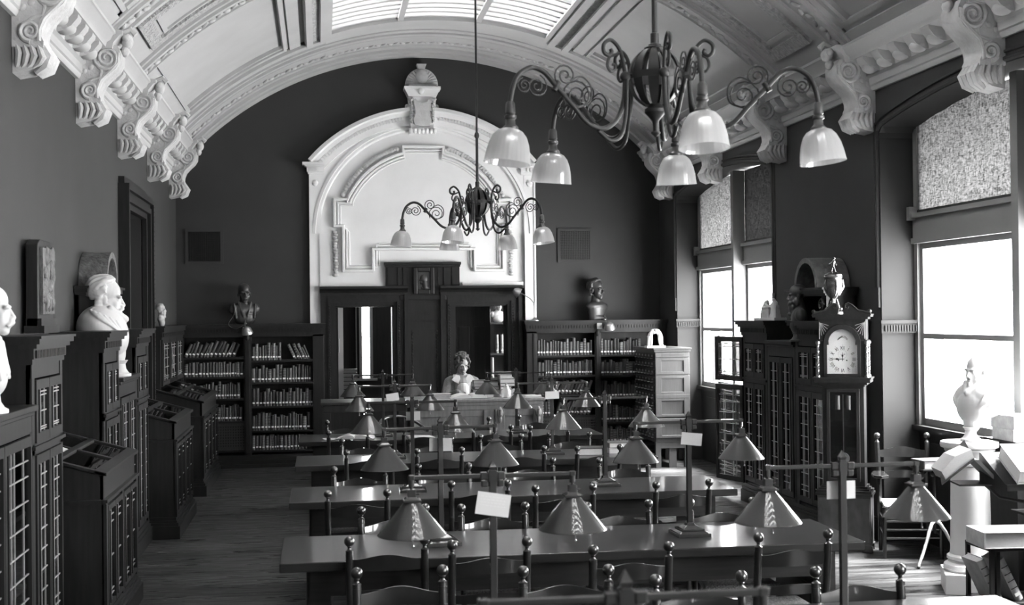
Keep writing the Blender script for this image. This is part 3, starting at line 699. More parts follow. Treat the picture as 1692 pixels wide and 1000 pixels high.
# arched hoods on the wall behind the busts
def hood(label, loc, rz, D=.2):
    o = T('arched_wall_hood', label, 'wall niche', loc, rz, 'arched hoods on the walls behind the busts')
    W = .9; b_ = MB(); b_.box(0, .1, 0, D, 0, .3); b_.box(W-.1, W, 0, D, 0, .3); b_.box(0, W, D-.03, D, 0, .3); b_.box(-.02, W+.02, -.02, D, 0, .025)
    P('side_box', b_, 'dark', o)
    e = MB(); e.box(-.02, W+.02, -.02, D, .29, .31); e.box(-.035, W+.035, -.04, D, .31, .345); e.box(-.05, W+.05, -.06, D, .345, .365); P('entablature', e, 'dark', o)
    h_ = MB(); cx_ = W/2; r_ = .3
    h_.ring([(r_, -.03), (r_, D), (r_-.03, D), (r_-.06, -.0), (r_-.05, -.03)], cx_, .36, -pi/2, pi/2, 24); h_.prism([(cx_-r_, .36), (cx_+r_, .36)]+[(cx_+.28*cos(pi*i/20), .36+.28*sin(pi*i/20)) for i in range(1, 20)], 'y', D-.03, D)
    P('arched_hood', h_, 'browngesso', o, 40)
    for s_ in (-1, 1):
        for (cz, r0) in ((.2, .06), (.1, .05)):
            pts = [(cx_+s_*(.37+(r0*(1-.85*t/20))*cos(t*.55)), -.02, cz+(r0*(1-.85*t/20))*sin(t*.55)) for t in range(21)]
            P('carved_scroll', MB().tube(pts, .012, 6), 'case', o, 40)
    return o
hood('dark arched hood on the left wall behind the goateed bust', (-1.765, 10.98, 1.98), R90)
hood('dark hood at the left edge behind the moustached bust, only its cornice end in view', (-1.765, 6.2, 1.98), R90)
hood('dark arched hood on the right wall behind the bearded bronze bust', (4.68, 12.45, 1.93), -R90, .3)
# carved plaque
o = T('carved_plaque', 'tall narrow carved relief plaque leaning on the left wall', 'plaque', (-1.74, 9.07, 1.98), R90)
pq = MB(); pq.prism([(0, 0), (.5, 0), (.5, .6), (.42, .635), (.08, .635), (0, .6)], 'y', .12, .2); P('board', pq, 'dark', o, bevel=.006)
fg = MB(); fg.box(.06, .44, .1, .13, .13, .58); rr = random.Random(4)
for i in range(40): fg.ball((.25+rr.uniform(-.15, .15), .1, rr.uniform(.17, .55)), (rr.uniform(.02, .05), .02, rr.uniform(.02, .07)), 8, 6)
P('carved_relief', fg, 'browngesso', o, 60); P('base_moulding', MB().box(-.01, .51, .08, .21, 0, .05).box(0, .5, .1, .2, .05, .1), 'dark', o)
# ------------------------------------------------------------------ right wall bookcases
gR = 'tall glazed bookcases on the right wall'; RX = 4.62
tall_case('tall dark glazed bookcase behind the grandfather clock', (RX, 12.18, 0), -R90, .86, group=gR, cols=3)
low_case('low glazed bookcase under the bearded bronze bust', (RX, 12.98, 0), -R90, .79, h=1.78)
o = tall_case('tall glazed bookcase by the far window with open doors, statuette pair on top', (RX, 13.78, 0), -R90, .79, group=gR)
def openleaf(parent, x, ang, w, z0=.2, z1=1.8):
    e = door(parent, 0, w, z0, z0+1.07, 0, 3, 6); e.location = (x, -.03, z0); e.rotation_euler = (0, 0, ang)
    e2 = door(parent, 0, w, z0+1.11, z1, 0, 3, 2); e2.location = (x, -.03, z0+1.11); e2.rotation_euler = (0, 0, ang)
openleaf(o, 0, rad(181), .8); openleaf(o, .03, rad(197), .52)
# ------------------------------------------------------------------ open bookcases on the back wall
BY = 18.33
def open_case(name, label, x0, x1, bays, grille=None, ends=(.0, .0)):
    o = T(name, label, 'bookcase', (0, BY, 0), 0)
    D = YB-BY-.01; c = MB(); top = 1.83
    xs = sorted({x0, x1} | {b_[0] for b_ in bays} | {b_[1] for b_ in bays})
    c.box(x0, bays[0][0], 0, D, .1, top); c.box(bays[-1][1], x1, 0, D, .1, top)
    for i in range(len(bays)-1): c.box(bays[i][1], bays[i+1][0], 0, D, .1, top)
    c.box(x0, x1, D-.02, D, .1, top); c.box(x0, x1, 0, D, 1.8, 1.86)
    for i in range(len(bays)-1): c.box(bays[i][1]+.02, bays[i+1][0]-.02, -.02, 0, .2, 1.8); c.ball(((bays[i][1]+bays[i+1][0])/2, -.02, 1.8), (.03, .02, .05), 8, 6)
    c.box(bays[0][0]-.06, bays[0][0]-.02, -.015, 0, .2, 1.8)
    P('carcass', c, 'case', o, bevel=.004)
    for (a, b_, zs) in bays:
        for z in zs: P('shelf', MB().box(a, b_, .005, D-.02, z-.028, z), 'case', o)
    k = MB()
    for e, z0, z1 in ((.01, 1.83, 1.86), (.03, 1.86, 1.92), (.05, 1.92, 1.94), (.08, 1.94, 1.965), (.09, 1.965, 1.98)): k.box(x0-e*.5, x1+e*.3, -e, D, z0, z1)
    dentils(k, x0, x1, -.03, 1.87, 1.91); P('cornice', k, 'case', o)
    k = MB(); k.box(x0-.03, x1+.03, -.1, D, 0, .05); k.box(x0-.02, x1+.02, -.06, D, .05, .1); k.box(x0, x1, -.03, D, .1, .17); P('plinth', k, 'case', o)
    if grille:
        a, b_, z0, z1 = grille; gr = MB(); n = int((b_-a)/.034)
        gr.box(a, b_, .03, .035, z0, z0+.03); gr.box(a, b_, .03, .035, z1-.03, z1)
        for i in range(n+1): x = a+(b_-a)*i/n; gr.box(x-.008, x+.008, .02, .03, z0, z1)
        m_ = int((z1-z0)/.034)
        for i in range(m_+1): z = z0+(z1-z0)*i/m_; gr.box(a, b_, .015, .022, z-.008, z+.008)
        P('lattice_panel', gr, 'cane', o)
    return o
L1 = (-1.853, -1.037, [1.525, 1.258, .954, .641, .241]); L2 = (-.939, -.094, [1.477, 1.171, .839, .503, .23])
R1 = (3.08, 3.919, [1.483, 1.193, .919, .616]); R2 = (4.008, 4.9, [1.479, 1.182, .854, .51, .204])
open_case('open_bookcase', 'dark open bookcase left of the doors, full of tagged books', -1.96, .06, [L1, L2], (-1.853, -1.037, .241, .613))
open_case('open_bookcase', 'open bookcase right of the doors, behind the oak drawer cabinet', 2.93, 4.97, [R1, R2], (3.08, 3.919, .17, .588))
# books
def bookmesh(w, h, d, cov, bands=0, seed=0, tagz=.035, th=.022):
    b_ = MB(); n = 6; pr_ = [(-w/2, .012)]+[(-w/2+w*i/n, .012-.012*sin(pi*i/n)) for i in range(1, n)]+[(w/2, .012)]
    b_.prism(pr_+[(w/2, d), (w/2-.003, d), (w/2-.003, .015), (-w/2+.003, .015), (-w/2+.003, d), (-w/2, d)], 'z', 0, h)
    b_.cur = 1; b_.box(-w/2+.003, w/2-.003, .015, d-.006, .005, h-.005)
    b_.cur = 2; b_.box(-w*.36, w*.36, -.0025, .004, tagz, tagz+th)
    b_.cur = 3
    for i in range(bands): z = h*(.3+.17*i); b_.box(-w*.42, w*.42, -.0015, .006, z, z+.004)
    return mesh('book', b_, [cov, 'pages', 'tag', 'ink' if seed % 3 else 'leather'])
BM = []
rr = random.Random(11)
for i in range(14):
    w_ = rr.choice((.024, .03, .036, .04, .046, .052)); h_ = rr.uniform(.185, .25)
    BM.append((bookmesh(w_, h_, rr.uniform(.14, .18), 'cover' if i % 3 else 'cover2', rr.choice((0, 2, 3, 4)), i), w_, h_))
ORD = ['top', 'second', 'third', 'fourth', 'bottom']
def shelf_books(x0, x1, z, hmax, label, group, dark=1, lean=None, fill=1., seed=0, gap=.0015, tall=None):
    rr = random.Random(seed); x = x0+.006; first = True
    if lean == 'R': x += .0
    while True:
        me, w_, h_ = rr.choice(BM)
        sc = min(1.0, hmax/h_) if not tall else hmax/h_*rr.uniform(.9, 1)
        tl = 0.
        if lean and rr.random() < 2: tl = {'R': 1, 'L': -1}[lean]*rr.uniform(.32, .5)
        adv = w_*1.06/max(.6, cos(tl))+gap
        if x+adv+(h_*sc*abs(sin(tl)) if lean == 'R' else 0) > x0+(x1-x0)*fill: break
        o = bpy.data.objects.new('book', me); COL.objects.link(o)
        o.scale = (1, 1, sc*rr.uniform(.93, 1))
        px = x+w_/2
        if tl > 0: px = x+w_/2*cos(tl)+0; o.location = (px, BY+.03, z+w_/2*sin(tl)+.0005)
        elif tl < 0: o.location = (x+w_/2+h_*sc*sin(-tl) if first else x+w_/2, BY+.03, z+w_/2*sin(-tl)+.0005)
        else: o.location = (px, BY+rr.uniform(.022, .04), z+.0005)
        if tl < 0 and first: x += h_*sc*sin(-tl)
        o.rotation_euler = (0, tl, 0); first = False
        tag(o, label, 'book', group); x += adv
    return x
def fill_bay(bay, name, spec, x1=None):
    a, b_, zs = bay; b_ = x1 or b_
    for i, z in enumerate(zs):
        if i >= len(spec) or spec[i] is None: continue
        top = (zs[i-1]-.028) if i else 1.8
        hm = min(.255, top-z-.035); s_ = spec[i]; q = ORD[i] if i < len(zs)-1 or len(zs) < 5 else 'bottom'
        label = '%s book with white spine tag, %s shelf, %s' % (s_.get('w', 'dark upright'), q, name)
        grp = 'books on the %s shelf, %s' % (q, name)
        if 'split' in s_:
            xm = a+(b_-a)*s_['split']; shelf_books(a, xm, z, hm, label.replace('leaning', 'upright'), grp+' upright', seed=i+7, lean=s_.get('lean0'))
            shelf_books(xm+.01, b_, z, hm, label, grp+' leaning', lean=s_.get('lean'), seed=i+31)
        else: shelf_books(a, b_, z, hm, label, grp, lean=s_.get('lean'), seed=i*3+len(name), fill=s_.get('fill', 1))
nB = ('left open bookcase, corner bay', 'left open bookcase, bay by door', 'right open bookcase, bay by door', 'right open bookcase, window bay')
fill_bay(L1, nB[0], [dict(lean='R', w='dark leaning'), {}, {}, {}])
fill_bay(L2, nB[1], [dict(split=.55, lean='L', w='dark leaning'), {}, {}, {}, {}])
fill_bay(R1, nB[2], [dict(w='worn upright'), dict(w='worn upright'), dict(split=.25, lean='R', w='slumped leaning'), dict(split=.3, lean='R', w='slumped leaning')])
fill_bay(R2, nB[3], [dict(w='worn upright'), dict(w='worn upright'), dict(w='worn upright'), dict(w='upright or tilted', fill=1), dict(w='worn upright')], x1=4.62)
# ================================================================== reading tables, lamps, chairs
TX0, TX1 = -.222, 3.062
def table(label, y0, dep=.845):
    o = T('reading_table', label, 'table', (0, y0, 0), 0, 'long reading tables in rows')
    P('tabletop', MB().box(TX0, TX1, 0, dep, .708, .76), 'table', o, bevel=.006)
    a = MB(); a.box(TX0+.16, TX1-.16, .08, .11, .56, .708); a.box(TX0+.16, TX1-.16, dep-.11, dep-.08, .56, .708); P('apron', a, 'table', o)
    for x in (TX0+.14, TX1-.27):
        l = MB(); l.box(x, x+.13, .1, dep-.1, .1, .56+.148); l.box(x-.02, x+.15, .03, dep-.03, 0, .1); l.box(x-.008, x+.138, .15, dep-.15, .18, .5)
        P('leg', l, 'table', o, bevel=.008)
    return o
TY = [4.742, 7.023, 9.304, 11.584, 13.82]
words = ['long reading table in the right foreground, mostly below the frame', 'nearest fully seen long reading table', 'second full long reading table from the front', 'third full long reading table from the front', 'farthest long reading table, before the oak desk']
table('foremost long reading table below the frame, carrying the blurred foreground lamp', 2.46)
for y, l in zip(TY, words): table(l, y)
# lamps
def tlamp(label, loc, rz):
    o = T('reading_lamp', label, 'lamp', loc, rz, 'two armed reading lamps on the tables')
    b_ = MB(); b_.frustum(0, 0, 0, .02, .1, .1); b_.frustum(0, 0, .02, .03, .088, .07); b_.frustum(0, 0, .03, .042, .07, .07); b_.frustum(0, 0, .042, .06, .055, .03); b_.frustum(0, 0, .06, .075, .026, .022)
    P('base', b_, 'lamp', o, bevel=.002); P('post', MB().box(-.014, .014, -.014, .014, .07, .69), 'lamp', o, bevel=.002)
    f = MB(); f.frustum(0, 0, .69, .702, .011, .015); f.frustum(0, 0, .702, .73, .015, .001); f.frustum(0, 0, .645, .685, .017, .017); P('finial', f, 'lamp', o)
    for s_ in (-1, 1):
        a = MB(); a.box(min(s_*.045, s_*.335), max(s_*.045, s_*.335), -.009, .009, .657, .675); a.cbox((s_*.035, 0, .667), .03, .026, .03); a.cbox((s_*.033, 0, .636), .026, .024, .026); a.cbox((s_*.02, 0, .65), .02, .018, .05); a.cbox((s_*.325, 0, .667), .026, .022, .022)
        ar_ = P('arm', a, 'lamp', o, bevel=.004)
        k = MB(); k.lathe([(.006, .03), (.006, .055), (.012, .055), (.012, .085)], (s_*.325, 0, .575), 10); k.cbox((s_*.325, 0, .605), .034, .034, .034); k.box(s_*.325-.036, s_*.325+.036, -.036, .036, .573, .583); k.frustum(s_*.325, 0, .583, .592, .03, .02); k.tube([(s_*.325+.015, 0, .6), (s_*.325+.032, 0, .603)], .004, 6)
        P('socket', k, 'lamp', ar_, bevel=.002)
        c = MB(); c.lathe([(.03, .574), (.134, .449), (.138, .442), (.136, .440), (.131, .447), (.028, .570)], (s_*.325, 0, 0), 40); P('lamp_shade', c, 'lamp', ar_, 40)
        P('bulb', MB().ball((s_*.325, 0, .505), (.024, .024, .034)), 'bell', ar_, 60)
        P('pull_chain', MB().tube([(s_*.325, -.05, .46), (s_*.325, -.05, .41)], .0022, 5).ball((s_*.325, -.05, .405), .005, 6, 4), 'brass', ar_)
    return o
LX2 = (.681, 2.152)
first = None
names = ['first (foremost) row', 'second row', 'third row', 'fourth row', 'fifth row', 'sixth row, farthest']
rot = {(1, 0): 0, (2, 0): 7, (2, 1): 2, (3, 0): -2, (4, 0): -1, (3, 1): 1}
for r_, y in enumerate([2.46]+TY):
    for c_, x in enumerate(LX2):
        if r_ == 0 and c_ == 1: continue
        side = ('left', 'right')[c_]
        lab = 'two armed reading lamp in the %s, %s one' % (names[r_], side) if r_ else 'blurred two armed lamp at the bottom edge, nearest the camera'
        if first is None: first = o = tlamp(lab, (x, y+.4225, .76), 0)
        else: o = dup(first, (x, y+.4225, .76), rad(rot.get((r_, c_), 0)), lab)
# notice cards hung on the lamp posts
def card(x, y, z, w_, h_, tilt, label, front=True):
    o = T('notice_card', label, 'card', (x, y-(.024 if front else -.022), z), 0, 'white notice cards hung on lamp posts')
    c = MB(); c.box(-w_/2, w_/2, -.001, .001, -h_/2, h_/2); p = P('card_sheet', c, 'paper', o, rot=(0, rad(tilt), 0))
    l = MB(); rr = random.Random(int(x*100+y*10))
    for i in range(4):
        xx = -w_*.4
        while xx < w_*.36:
            q = rr.uniform(.006, .014); l.box(xx, min(xx+q, w_*.42), -.0016, -.001, h_*(.32-.13*i)-.0012, h_*(.32-.13*i)+.0008); xx += q+.005
    if front: P('faint_handwriting', l, mat('faded_ink', .5, .9), p)
card(.679, 5.165, 1.315, .135, .09, 9, 'tilted white card on the second row left lamp, the largest in view')
card(2.155, 5.165, 1.322, .125, .075, 0, 'white card behind the second row right lamp post', False)
card(.685, 7.445, 1.327, .13, .075, 1, 'white card behind the third row left lamp post', False)
card(2.163, 7.445, 1.327, .125, .072, 6, 'white card with handwriting on the third row right lamp')
card(.69, 9.727, 1.32, .105, .065, 0, 'small white card behind the fourth row left lamp post', False)
card(.66, 12.0, 1.325, .115, .07, -8, 'small white card tilted up on the fifth row left lamp')
card(2.15, 12.0, 1.315, .13, .07, -1, 'small white card on the fifth row right lamp')
# chairs (they face local +Y; origin under the back posts)
def chair(label, loc, rz):
    o = T('ladderback_chair', label, 'chair', loc, rz, 'ladder back chairs around the reading tables')
    for s_ in (-1, 1):
        p = MB(); pts = [(s_*.19, .01, 0), (s_*.195, .0, .4), (s_*.2, -.03, .6), (s_*.2, -.055, .82)]
        p.tube(pts, [.017, .02, .021, .021], 12)
        for z, y in ((.64, -.034), (.72, -.043), (.8, -.052)): p.tube([(s_*.2, y, z-.003), (s_*.2, y, z+.003)], .0222, 12)
        p.lathe([(.021, 0), (.0215, .006), (.012, .012), (.009, .022), (.013, .028), (.009, .033)], (s_*.2, -.055, .818), 12)
        p.ball((s_*.2, -.057, .874), .0285, 14, 10)
        P('back_post', p, 'chair', o, 50)
        f = MB(); f.tube([(s_*.23, .4, 0), (s_*.23, .4, .43)], [.015, .02], 10); P('front_leg', f, 'chair', o, 50)
    def slat(z, hgt, bow, yb):
        s = MB(); n = 14; vs = []; fs = []
        for i in range(n+1):
            t = i/n*2-1; x = .186*t; y = yb-.035*(1-t*t); crest = bow*(.5+.5*cos(pi*t))
            vs += [(x, y-.006, z), (x, y+.006, z), (x, y+.006-.008, z+hgt+crest), (x, y-.006-.008, z+hgt+crest)]
        for i in range(n):
            a = i*4; b_ = a+4; fs += [(a+j, a+(j+1) % 4, b_+(j+1) % 4, b_+j) for j in range(4)]
        fs += [(3, 2, 1, 0), (n*4, n*4+1, n*4+2, n*4+3)]
        return s.add(vs, fs)
    P('crest_rail', slat(.715, .06, .028, -.04), 'chair', o, 40); P('back_slat', slat(.56, .045, .012, -.02), 'chair', o, 40)
    se = MB(); se.prism([(-.2, 0), (.2, 0), (.235, .41), (-.235, .41)], 'z', .415, .45); P('seat', se, 'rush', o, bevel=.015)
    st = MB()
    for z in (.17, .29): st.tube([(-.23, .4, z), (.23, .4, z)], .011, 8); 
    for s_ in (-1, 1): st.tube([(s_*.195, .0, .2), (s_*.23, .4, .2)], .01, 8); st.tube([(s_*.195, .0, .33), (s_*.23, .4, .33)], .01, 8)
    st.tube([(-.195, 0, .25), (.195, 0, .25)], .01, 8)
    P('stretchers', st, 'chair', o, 50)
    return o
ROWS = [('far side of the foreground table', 1, [(0.36, 6.1, -1.7), (1.12, 5.97, -6), (1.68, 5.68, 0.5), (2.44, 5.70, -3.3)]),
 ('near side of the nearest full table', 0, [(0.35, 6.96, -3), (0.87, 6.76, 3.4), (1.56, 6.47, 2.1), (2.49, 6.65, 4.2)]),
 ('far side of the nearest full table', 1, [(0.45, 8.08, 6.0), (1.06, 8.03, -0.7), (1.84, 7.95, 3.5), (2.5, 7.94, -2.3)]),
 ('near side of the second full table', 0, [(0.25, 8.85, -5), (1.12, 9.15, -6.0), (1.66, 8.80, -2.4), (2.5, 8.83, 7)]),
 ('far side of the second full table', 1, [(0.3, 10.25, -4), (0.96, 10.28, -4.8), (1.68, 10.5, -2.7), (2.44, 10.36, -5)]),
 ('near side of the third full table', 0, [(0.43, 11.50, -5), (1.04, 11.48, 3.2), (1.78, 11.45, -4.2), (2.45, 11.36, 6)]),
 ('far side of the third full table', 1, [(0.4, 12.58, -4.9), (1.05, 12.55, -3.8), (1.75, 12.68, -6), (2.44, 12.70, -6)]),
 ('near side of the farthest table', 0, [(0.29, 13.5, -6), (1.07, 13.6, -5), (1.81, 13.7, -1.3), (2.4, 13.55, -6)]),
 ('far side of the farthest table', 1, [(0.27, 14.85, -6.9), (1.72, 14.88, -4), (2.5, 15.05, -6)])]
words = ['leftmost', 'second from the left', 'third from the left', 'rightmost']
first = None
for nm, far, lst in ROWS:
    for i, (x, y, a) in enumerate(lst):
        rz = rad(a)+(pi if far else 0)
        k = i if len(lst) == 4 else (0, 2, 3)[i]
        lab = 'ladder back chair on the %s, %s' % (nm, words[k])
        yy = y-.06 if far else y+.06
        if not far: yy = min(yy, y+.06)
        if first is None: first = chair(lab, (x, yy, 0), rz)
        else: dup(first, (x, yy, 0), rz, lab)
# ------------------------------------------------------------------ chandeliers
def spiral(c, r0, a0, turns, r, n=26, shrink=.86, d=1):
    # in the (u,z) plane; returns points
    return [(c[0]+r0*(1-shrink*i/n)*cos(a0+d*2*pi*turns*i/n), c[1]+r0*(1-shrink*i/n)*sin(a0+d*2*pi*turns*i/n)) for i in range(n+1)]
def spline(pts, n=8):
    out = []
    for i in range(len(pts)-1):
        p0 = Vector(pts[max(i-1, 0)]); p1 = Vector(pts[i]); p2 = Vector(pts[i+1]); p3 = Vector(pts[min(i+2, len(pts)-1)])
        for k in range(n):
            t = k/n; out.append(.5*((2*p1)+(p2-p0)*t+(2*p0-5*p1+4*p2-p3)*t*t+(3*p1-p0-3*p2+p3)*t**3))
    out.append(Vector(pts[-1])); return out
def chandelier(label, loc, angs, ztop):
    o = T('chandelier', label, 'chandelier', loc, 0, 'two wrought iron chandeliers')
    H = ztop-loc[2]
    r_ = MB(); r_.lathe([(.013, .17), (.013, .62), (.022, .63), (.024, .65), (.018, .67), (.01, .68), (.01, H)], n=12); r_.lathe([(.03, .135), (.03, .15), (.02, .155), (.02, .2), (.013, .205)], n=12); r_.lathe([(.01, H-.06), (.05, H-.02), (.06, H+.03)], n=14); P('ceiling_rod', r_, 'iron', o, 40)
    cg = MB(); cg.lathe([(.118, -.012), (.125, -.012), (.125, .018), (.118, .018)], n=24)
    for k in range(10):
        a0 = 2*pi*k/10; w_ = .2
        prf = [(.125*max(.2, sin(t)), .14*cos(t)) for t in [.32+(pi-.75)*i/12 for i in range(13)]]
        vs = []; fs = []
        for (rr_, z) in prf:
            for q, dr in ((-w_, 0), (w_, 0), (w_, -.006), (-w_, -.006)): vs.append(((rr_+dr)*cos(a0+q), (rr_+dr)*sin(a0+q), z))
        for i in range(12): fs += [(i*4+j, i*4+(j+1) % 4, i*4+4+(j+1) % 4, i*4+4+j) for j in range(4)]
        cg.add(vs, fs)
    cg.lathe([(.045, .125), (.05, .135), (.02, .15)], n=14)
    P('orb_cage', cg, 'iron', o, 40)
    f = MB(); f.lathe([(.0, -.275), (.022, -.255), (.022, -.25), (.012, -.245), (.014, -.2), (.035, -.175), (.05, -.16), (.05, -.145), (.035, -.135), (.03, -.12)], n=14); P('finial', f, 'iron', o, 40)
    for a in angs:
        def W(p, off=0): return (p[0]*cos(a)-off*sin(a), p[0]*sin(a)+off*cos(a), p[1])
        ar_ = MB()
        main = spline([(.155, -.02), (.165, -.12), (.2, -.2), (.265, -.245), (.345, -.225), (.42, -.15), (.5, -.07), (.56, -.01), (.62, .005), (.68, -.03), (.71, -.09), (.722, -.15)])
        ar_.tube([W(p) for p in main], .0115, 8)
        inn_ = spline([(.155, -.02), (.16, -.16), (.185, -.27), (.24, -.3), (.3, -.26)]); ar_.tube([W(p, .015) for p in inn_], .009, 8)
        up = spline([(.155, .0), (.165, .06), (.185, .12), (.225, .155), (.26, .135), (.262, .1), (.24, .085), (.222, .1), (.228, .115)]); ar_.tube([W(p) for p in up], .0095, 8)
        up2 = spline([(.18, .1), (.205, .09), (.235, .075), (.245, .04), (.23, .015), (.208, .022), (.207, .042), (.22, .046)]); ar_.tube([W(p) for p in up2], .007, 7)
        ar_.ball(W((.155, -.005)), .024, 10, 8); ar_.tube([W((.11, 0)), W((.155, -.003))], .012, 8)
        ar_.ball(W((.5, -.07)), (.016, .016, .016), 8, 6); ar_.tube([W((.488, -.05)), W((.512, -.09))], .014, 8)
        arm = P('arm', ar_, 'iron', o, 50)
        s = MB()
        for c, r0, a0, tn, d_ in (((.655, -.075), .036, 1.4, 2.0, -1), ((.595, -.075), .052, 1.9, 2.0, 1), ((.455, -.02), .055, -.9, 1.9, 1), ((.395, -.105), .075, -.6, 2.1, 1)):
            s.tube([W(p) for p in spiral(c, r0, a0, tn, .004, d=d_)], .0042, 6)
        s.tube([W(p) for p in spline([(.4, -.16), (.335, -.13), (.33, -.06), (.375, -.02), (.43, -.04)])], .0042, 6)
        P('scrollwork', s, 'iron', arm, 50)
        k = MB(); c0 = W((.722, 0)); k.lathe([(.0, -.15), (.014, -.15), (.02, -.16), (.022, -.2), (.018, -.205), (.026, -.212), (.026, -.222), (.02, -.228), (.022, -.25), (.034, -.262), (.034, -.278), (.0, -.28)][::-1], (c0[0], c0[1], 0), 14)
        P('socket', k, 'bronze', arm, 40)
        tilt = rad(7)
        g_ = MB(); g_.lathe([(.0, 0), (.034, -.001), (.055, -.011), (.073, -.032), (.087, -.066), (.095, -.103), (.1, -.142), (.102, -.152), (.099, -.152), (.096, -.14), (.091, -.103), (.083, -.066), (.069, -.034), (.051, -.015), (.0, -.006)], n=96)
        for i, v in enumerate(g_.v):
            ang_ = atan2(v[1], v[0]); g_.v[i] = (v[0]*(1+.007*cos(30*ang_)), v[1]*(1+.007*cos(30*ang_)), v[2])
        g_.xform(Matrix.Rotation(-rad(7), 4, Vector((-sin(a), cos(a), 0))))
        P('glass_shade', g_, 'bell', arm, 50, loc=(c0[0], c0[1], -.268), rot=(0, 0, 0))
        P('bulb', MB().ball((c0[0], c0[1], -.345), (.026, .026, .036), 12, 8), 'bell', arm, 60)
    return o
def worldangs(loc, lst):   # angle measured in the picture plane sense: 0 = right, 90 = towards the camera
    v = atan2(loc[0], loc[1])
    return [-rad(t)-v for t in lst]
lc = (1.525, 5.75, 3.145); chandelier('nearer wrought iron chandelier with five glass bells, upper right', lc, worldangs(lc, [150, 75, 8, -82, -135]), 5.85)
lc = (1.517, 12.4, 3.153); chandelier('farther wrought iron chandelier with five glass bells, before the white arch', lc, worldangs(lc, [178, 108, 34, -66, -113]), 5.85)
# ================================================================== grandfather clock
def text_bars(mb, s, cx, cz, h, y, rot_=0, w_=.0022):
    # roman numeral from bars, centred, upright in XZ then rotated
    glyph = {'I': [((0, 0), (0, 1))], 'V': [((-.28, 1), (0, 0)), ((.28, 1), (0, 0))], 'X': [((-.28, 1), (.28, 0)), ((.28, 1), (-.28, 0))]}
    wid = {'I': .32, 'V': .66, 'X': .66}; tot = sum(wid[c] for c in s); x = -tot/2
    R = Matrix.Translation(Vector((cx, y, cz))) @ Matrix.Rotation(rot_, 4, 'Y')
    for c in s:
        x += wid[c]/2
        for (a, b_) in glyph[c]:
            p0 = Vector(((x+a[0])*h, 0, (a[1]-.5)*h)); p1 = Vector(((x+b_[0])*h, 0, (b_[1]-.5)*h)); d = (p1-p0).normalized(); n = Vector((d.z, 0, -d.x))*w_
            q = [p0-n, p0+n, p1+n, p1-n]; vs = [R @ Vector((v.x, 0, v.z)) for v in q]+[R @ Vector((v.x, -.0012, v.z)) for v in q]
            mb.add(vs, [(0, 1, 2, 3), (7, 6, 5, 4), (0, 4, 5, 1), (1, 5, 6, 2), (2, 6, 7, 3), (3, 7, 4, 0)])
        x += wid[c]/2
CK = T('grandfather_clock', 'grandfather clock with white arched dial beside the right window', 'clock', (4.52, 10.78, 0), rad(-29))
b_ = MB(); b_.box(-.225, .225, -.13, .13, .05, .48); b_.box(-.215, .215, -.135, .12, .08, .46)
for q in (-1, 1): b_.box(q*.19-.045, q*.19+.045, -.14, -.06, 0, .06); b_.box(q*.19-.045, q*.19+.045, .06, .13, 0, .06)
P('base', b_, 'burl', CK, bevel=.004)
k = MB()
for e, z0, z1 in ((.015, .48, .5), (.005, .5, .525), (-.015, .525, .54), (-.03, .54, .56)): k.box(-.225-e, .225+e, -.135-e, .13+e*.3, z0, z1)
P('base_moulding', k, 'dark', CK)
wa = MB(); wa.box(-.175, .175, -.1, .12, .55, 1.42); P('waist', wa, 'dark', CK)
dd = MB()
for x0, x1, z0, z1 in ((-.14, -.11, .6, 1.4), (.11, .14, .6, 1.4), (-.14, .14, .6, .63), (-.14, .14, 1.37, 1.4)): dd.box(x0, x1, -.118, -.1, z0, z1)
do = P('waist_door', dd, 'case', CK, bevel=.004)
P('door_glass', MB().box(-.11, .11, -.108, -.105, .63, 1.37), 'caseglass', do); P('pendulum', MB().lathe([(0, .0), (.05, .0), (.05, .01), (0, .012)], n=20).xform(Matrix.Translation(Vector((0, -.1, .8))) @ Matrix.Rotation(rad(90), 4, 'X')).box(-.004, .004, -.103, -.1, .8, 1.35), 'brass', do)
for q in (-1, 1): P('weight', MB().lathe([(0, 1.22), (.022, 1.22), (.022, 1.34), (0, 1.345)], (q*.045+.0, -.1, 0), 12), 'bronze', CK, 40)
k = MB()
for e, z0, z1 in ((0, 1.42, 1.435), (.02, 1.435, 1.455), (.05, 1.455, 1.485), (.06, 1.485, 1.5)): k.box(-.185-e, .185+e, -.11-e, .12, z0, z1)
P('hood_base', k, 'dark', CK)
hd = MB(); AR = .122; ZA = 1.8
out = [(-.2, 1.5), (-.155, 1.5), (-.155, ZA)]+[(.155*-cos(pi*i/20), ZA+.155*sin(pi*i/20)) for i in range(1, 20)]+[(.155, ZA), (.155, 1.5), (.2, 1.5), (.2, 2.0), (-.2, 2.0)]
hd.prism(out, 'y', -.12, .1); P('hood', hd, 'dark', CK, bevel=.003)
dr = MB(); dr.prism([(-.155, 1.5), (-.128, 1.5), (-.128, ZA-.02), (-.112, ZA-.02)]+[(.115*-cos(pi*i/20), ZA+.0+.115*sin(pi*i/20)) for i in range(1, 20)]+[(.112, ZA-.02), (.128, ZA-.02), (.128, 1.5), (.155, 1.5), (.155, ZA)]+[(.155*cos(pi*i/20), ZA+.155*sin(pi*i/20)) for i in range(1, 20)]+[(-.155, ZA)], 'y', -.135, -.11)
dr.box(-.155, .155, -.135, -.11, 1.5, 1.53); dd_ = P('hood_door', dr, 'case', CK, bevel=.002)
P('dial_glass', MB().prism([(-.13, 1.52), (.13, 1.52), (.13, ZA-.01)]+[(.117*cos(pi*i/20), ZA+.117*sin(pi*i/20)) for i in range(0, 21)]+[(-.13, ZA-.01)], 'y', -.118, -.117), 'pane', dd_)
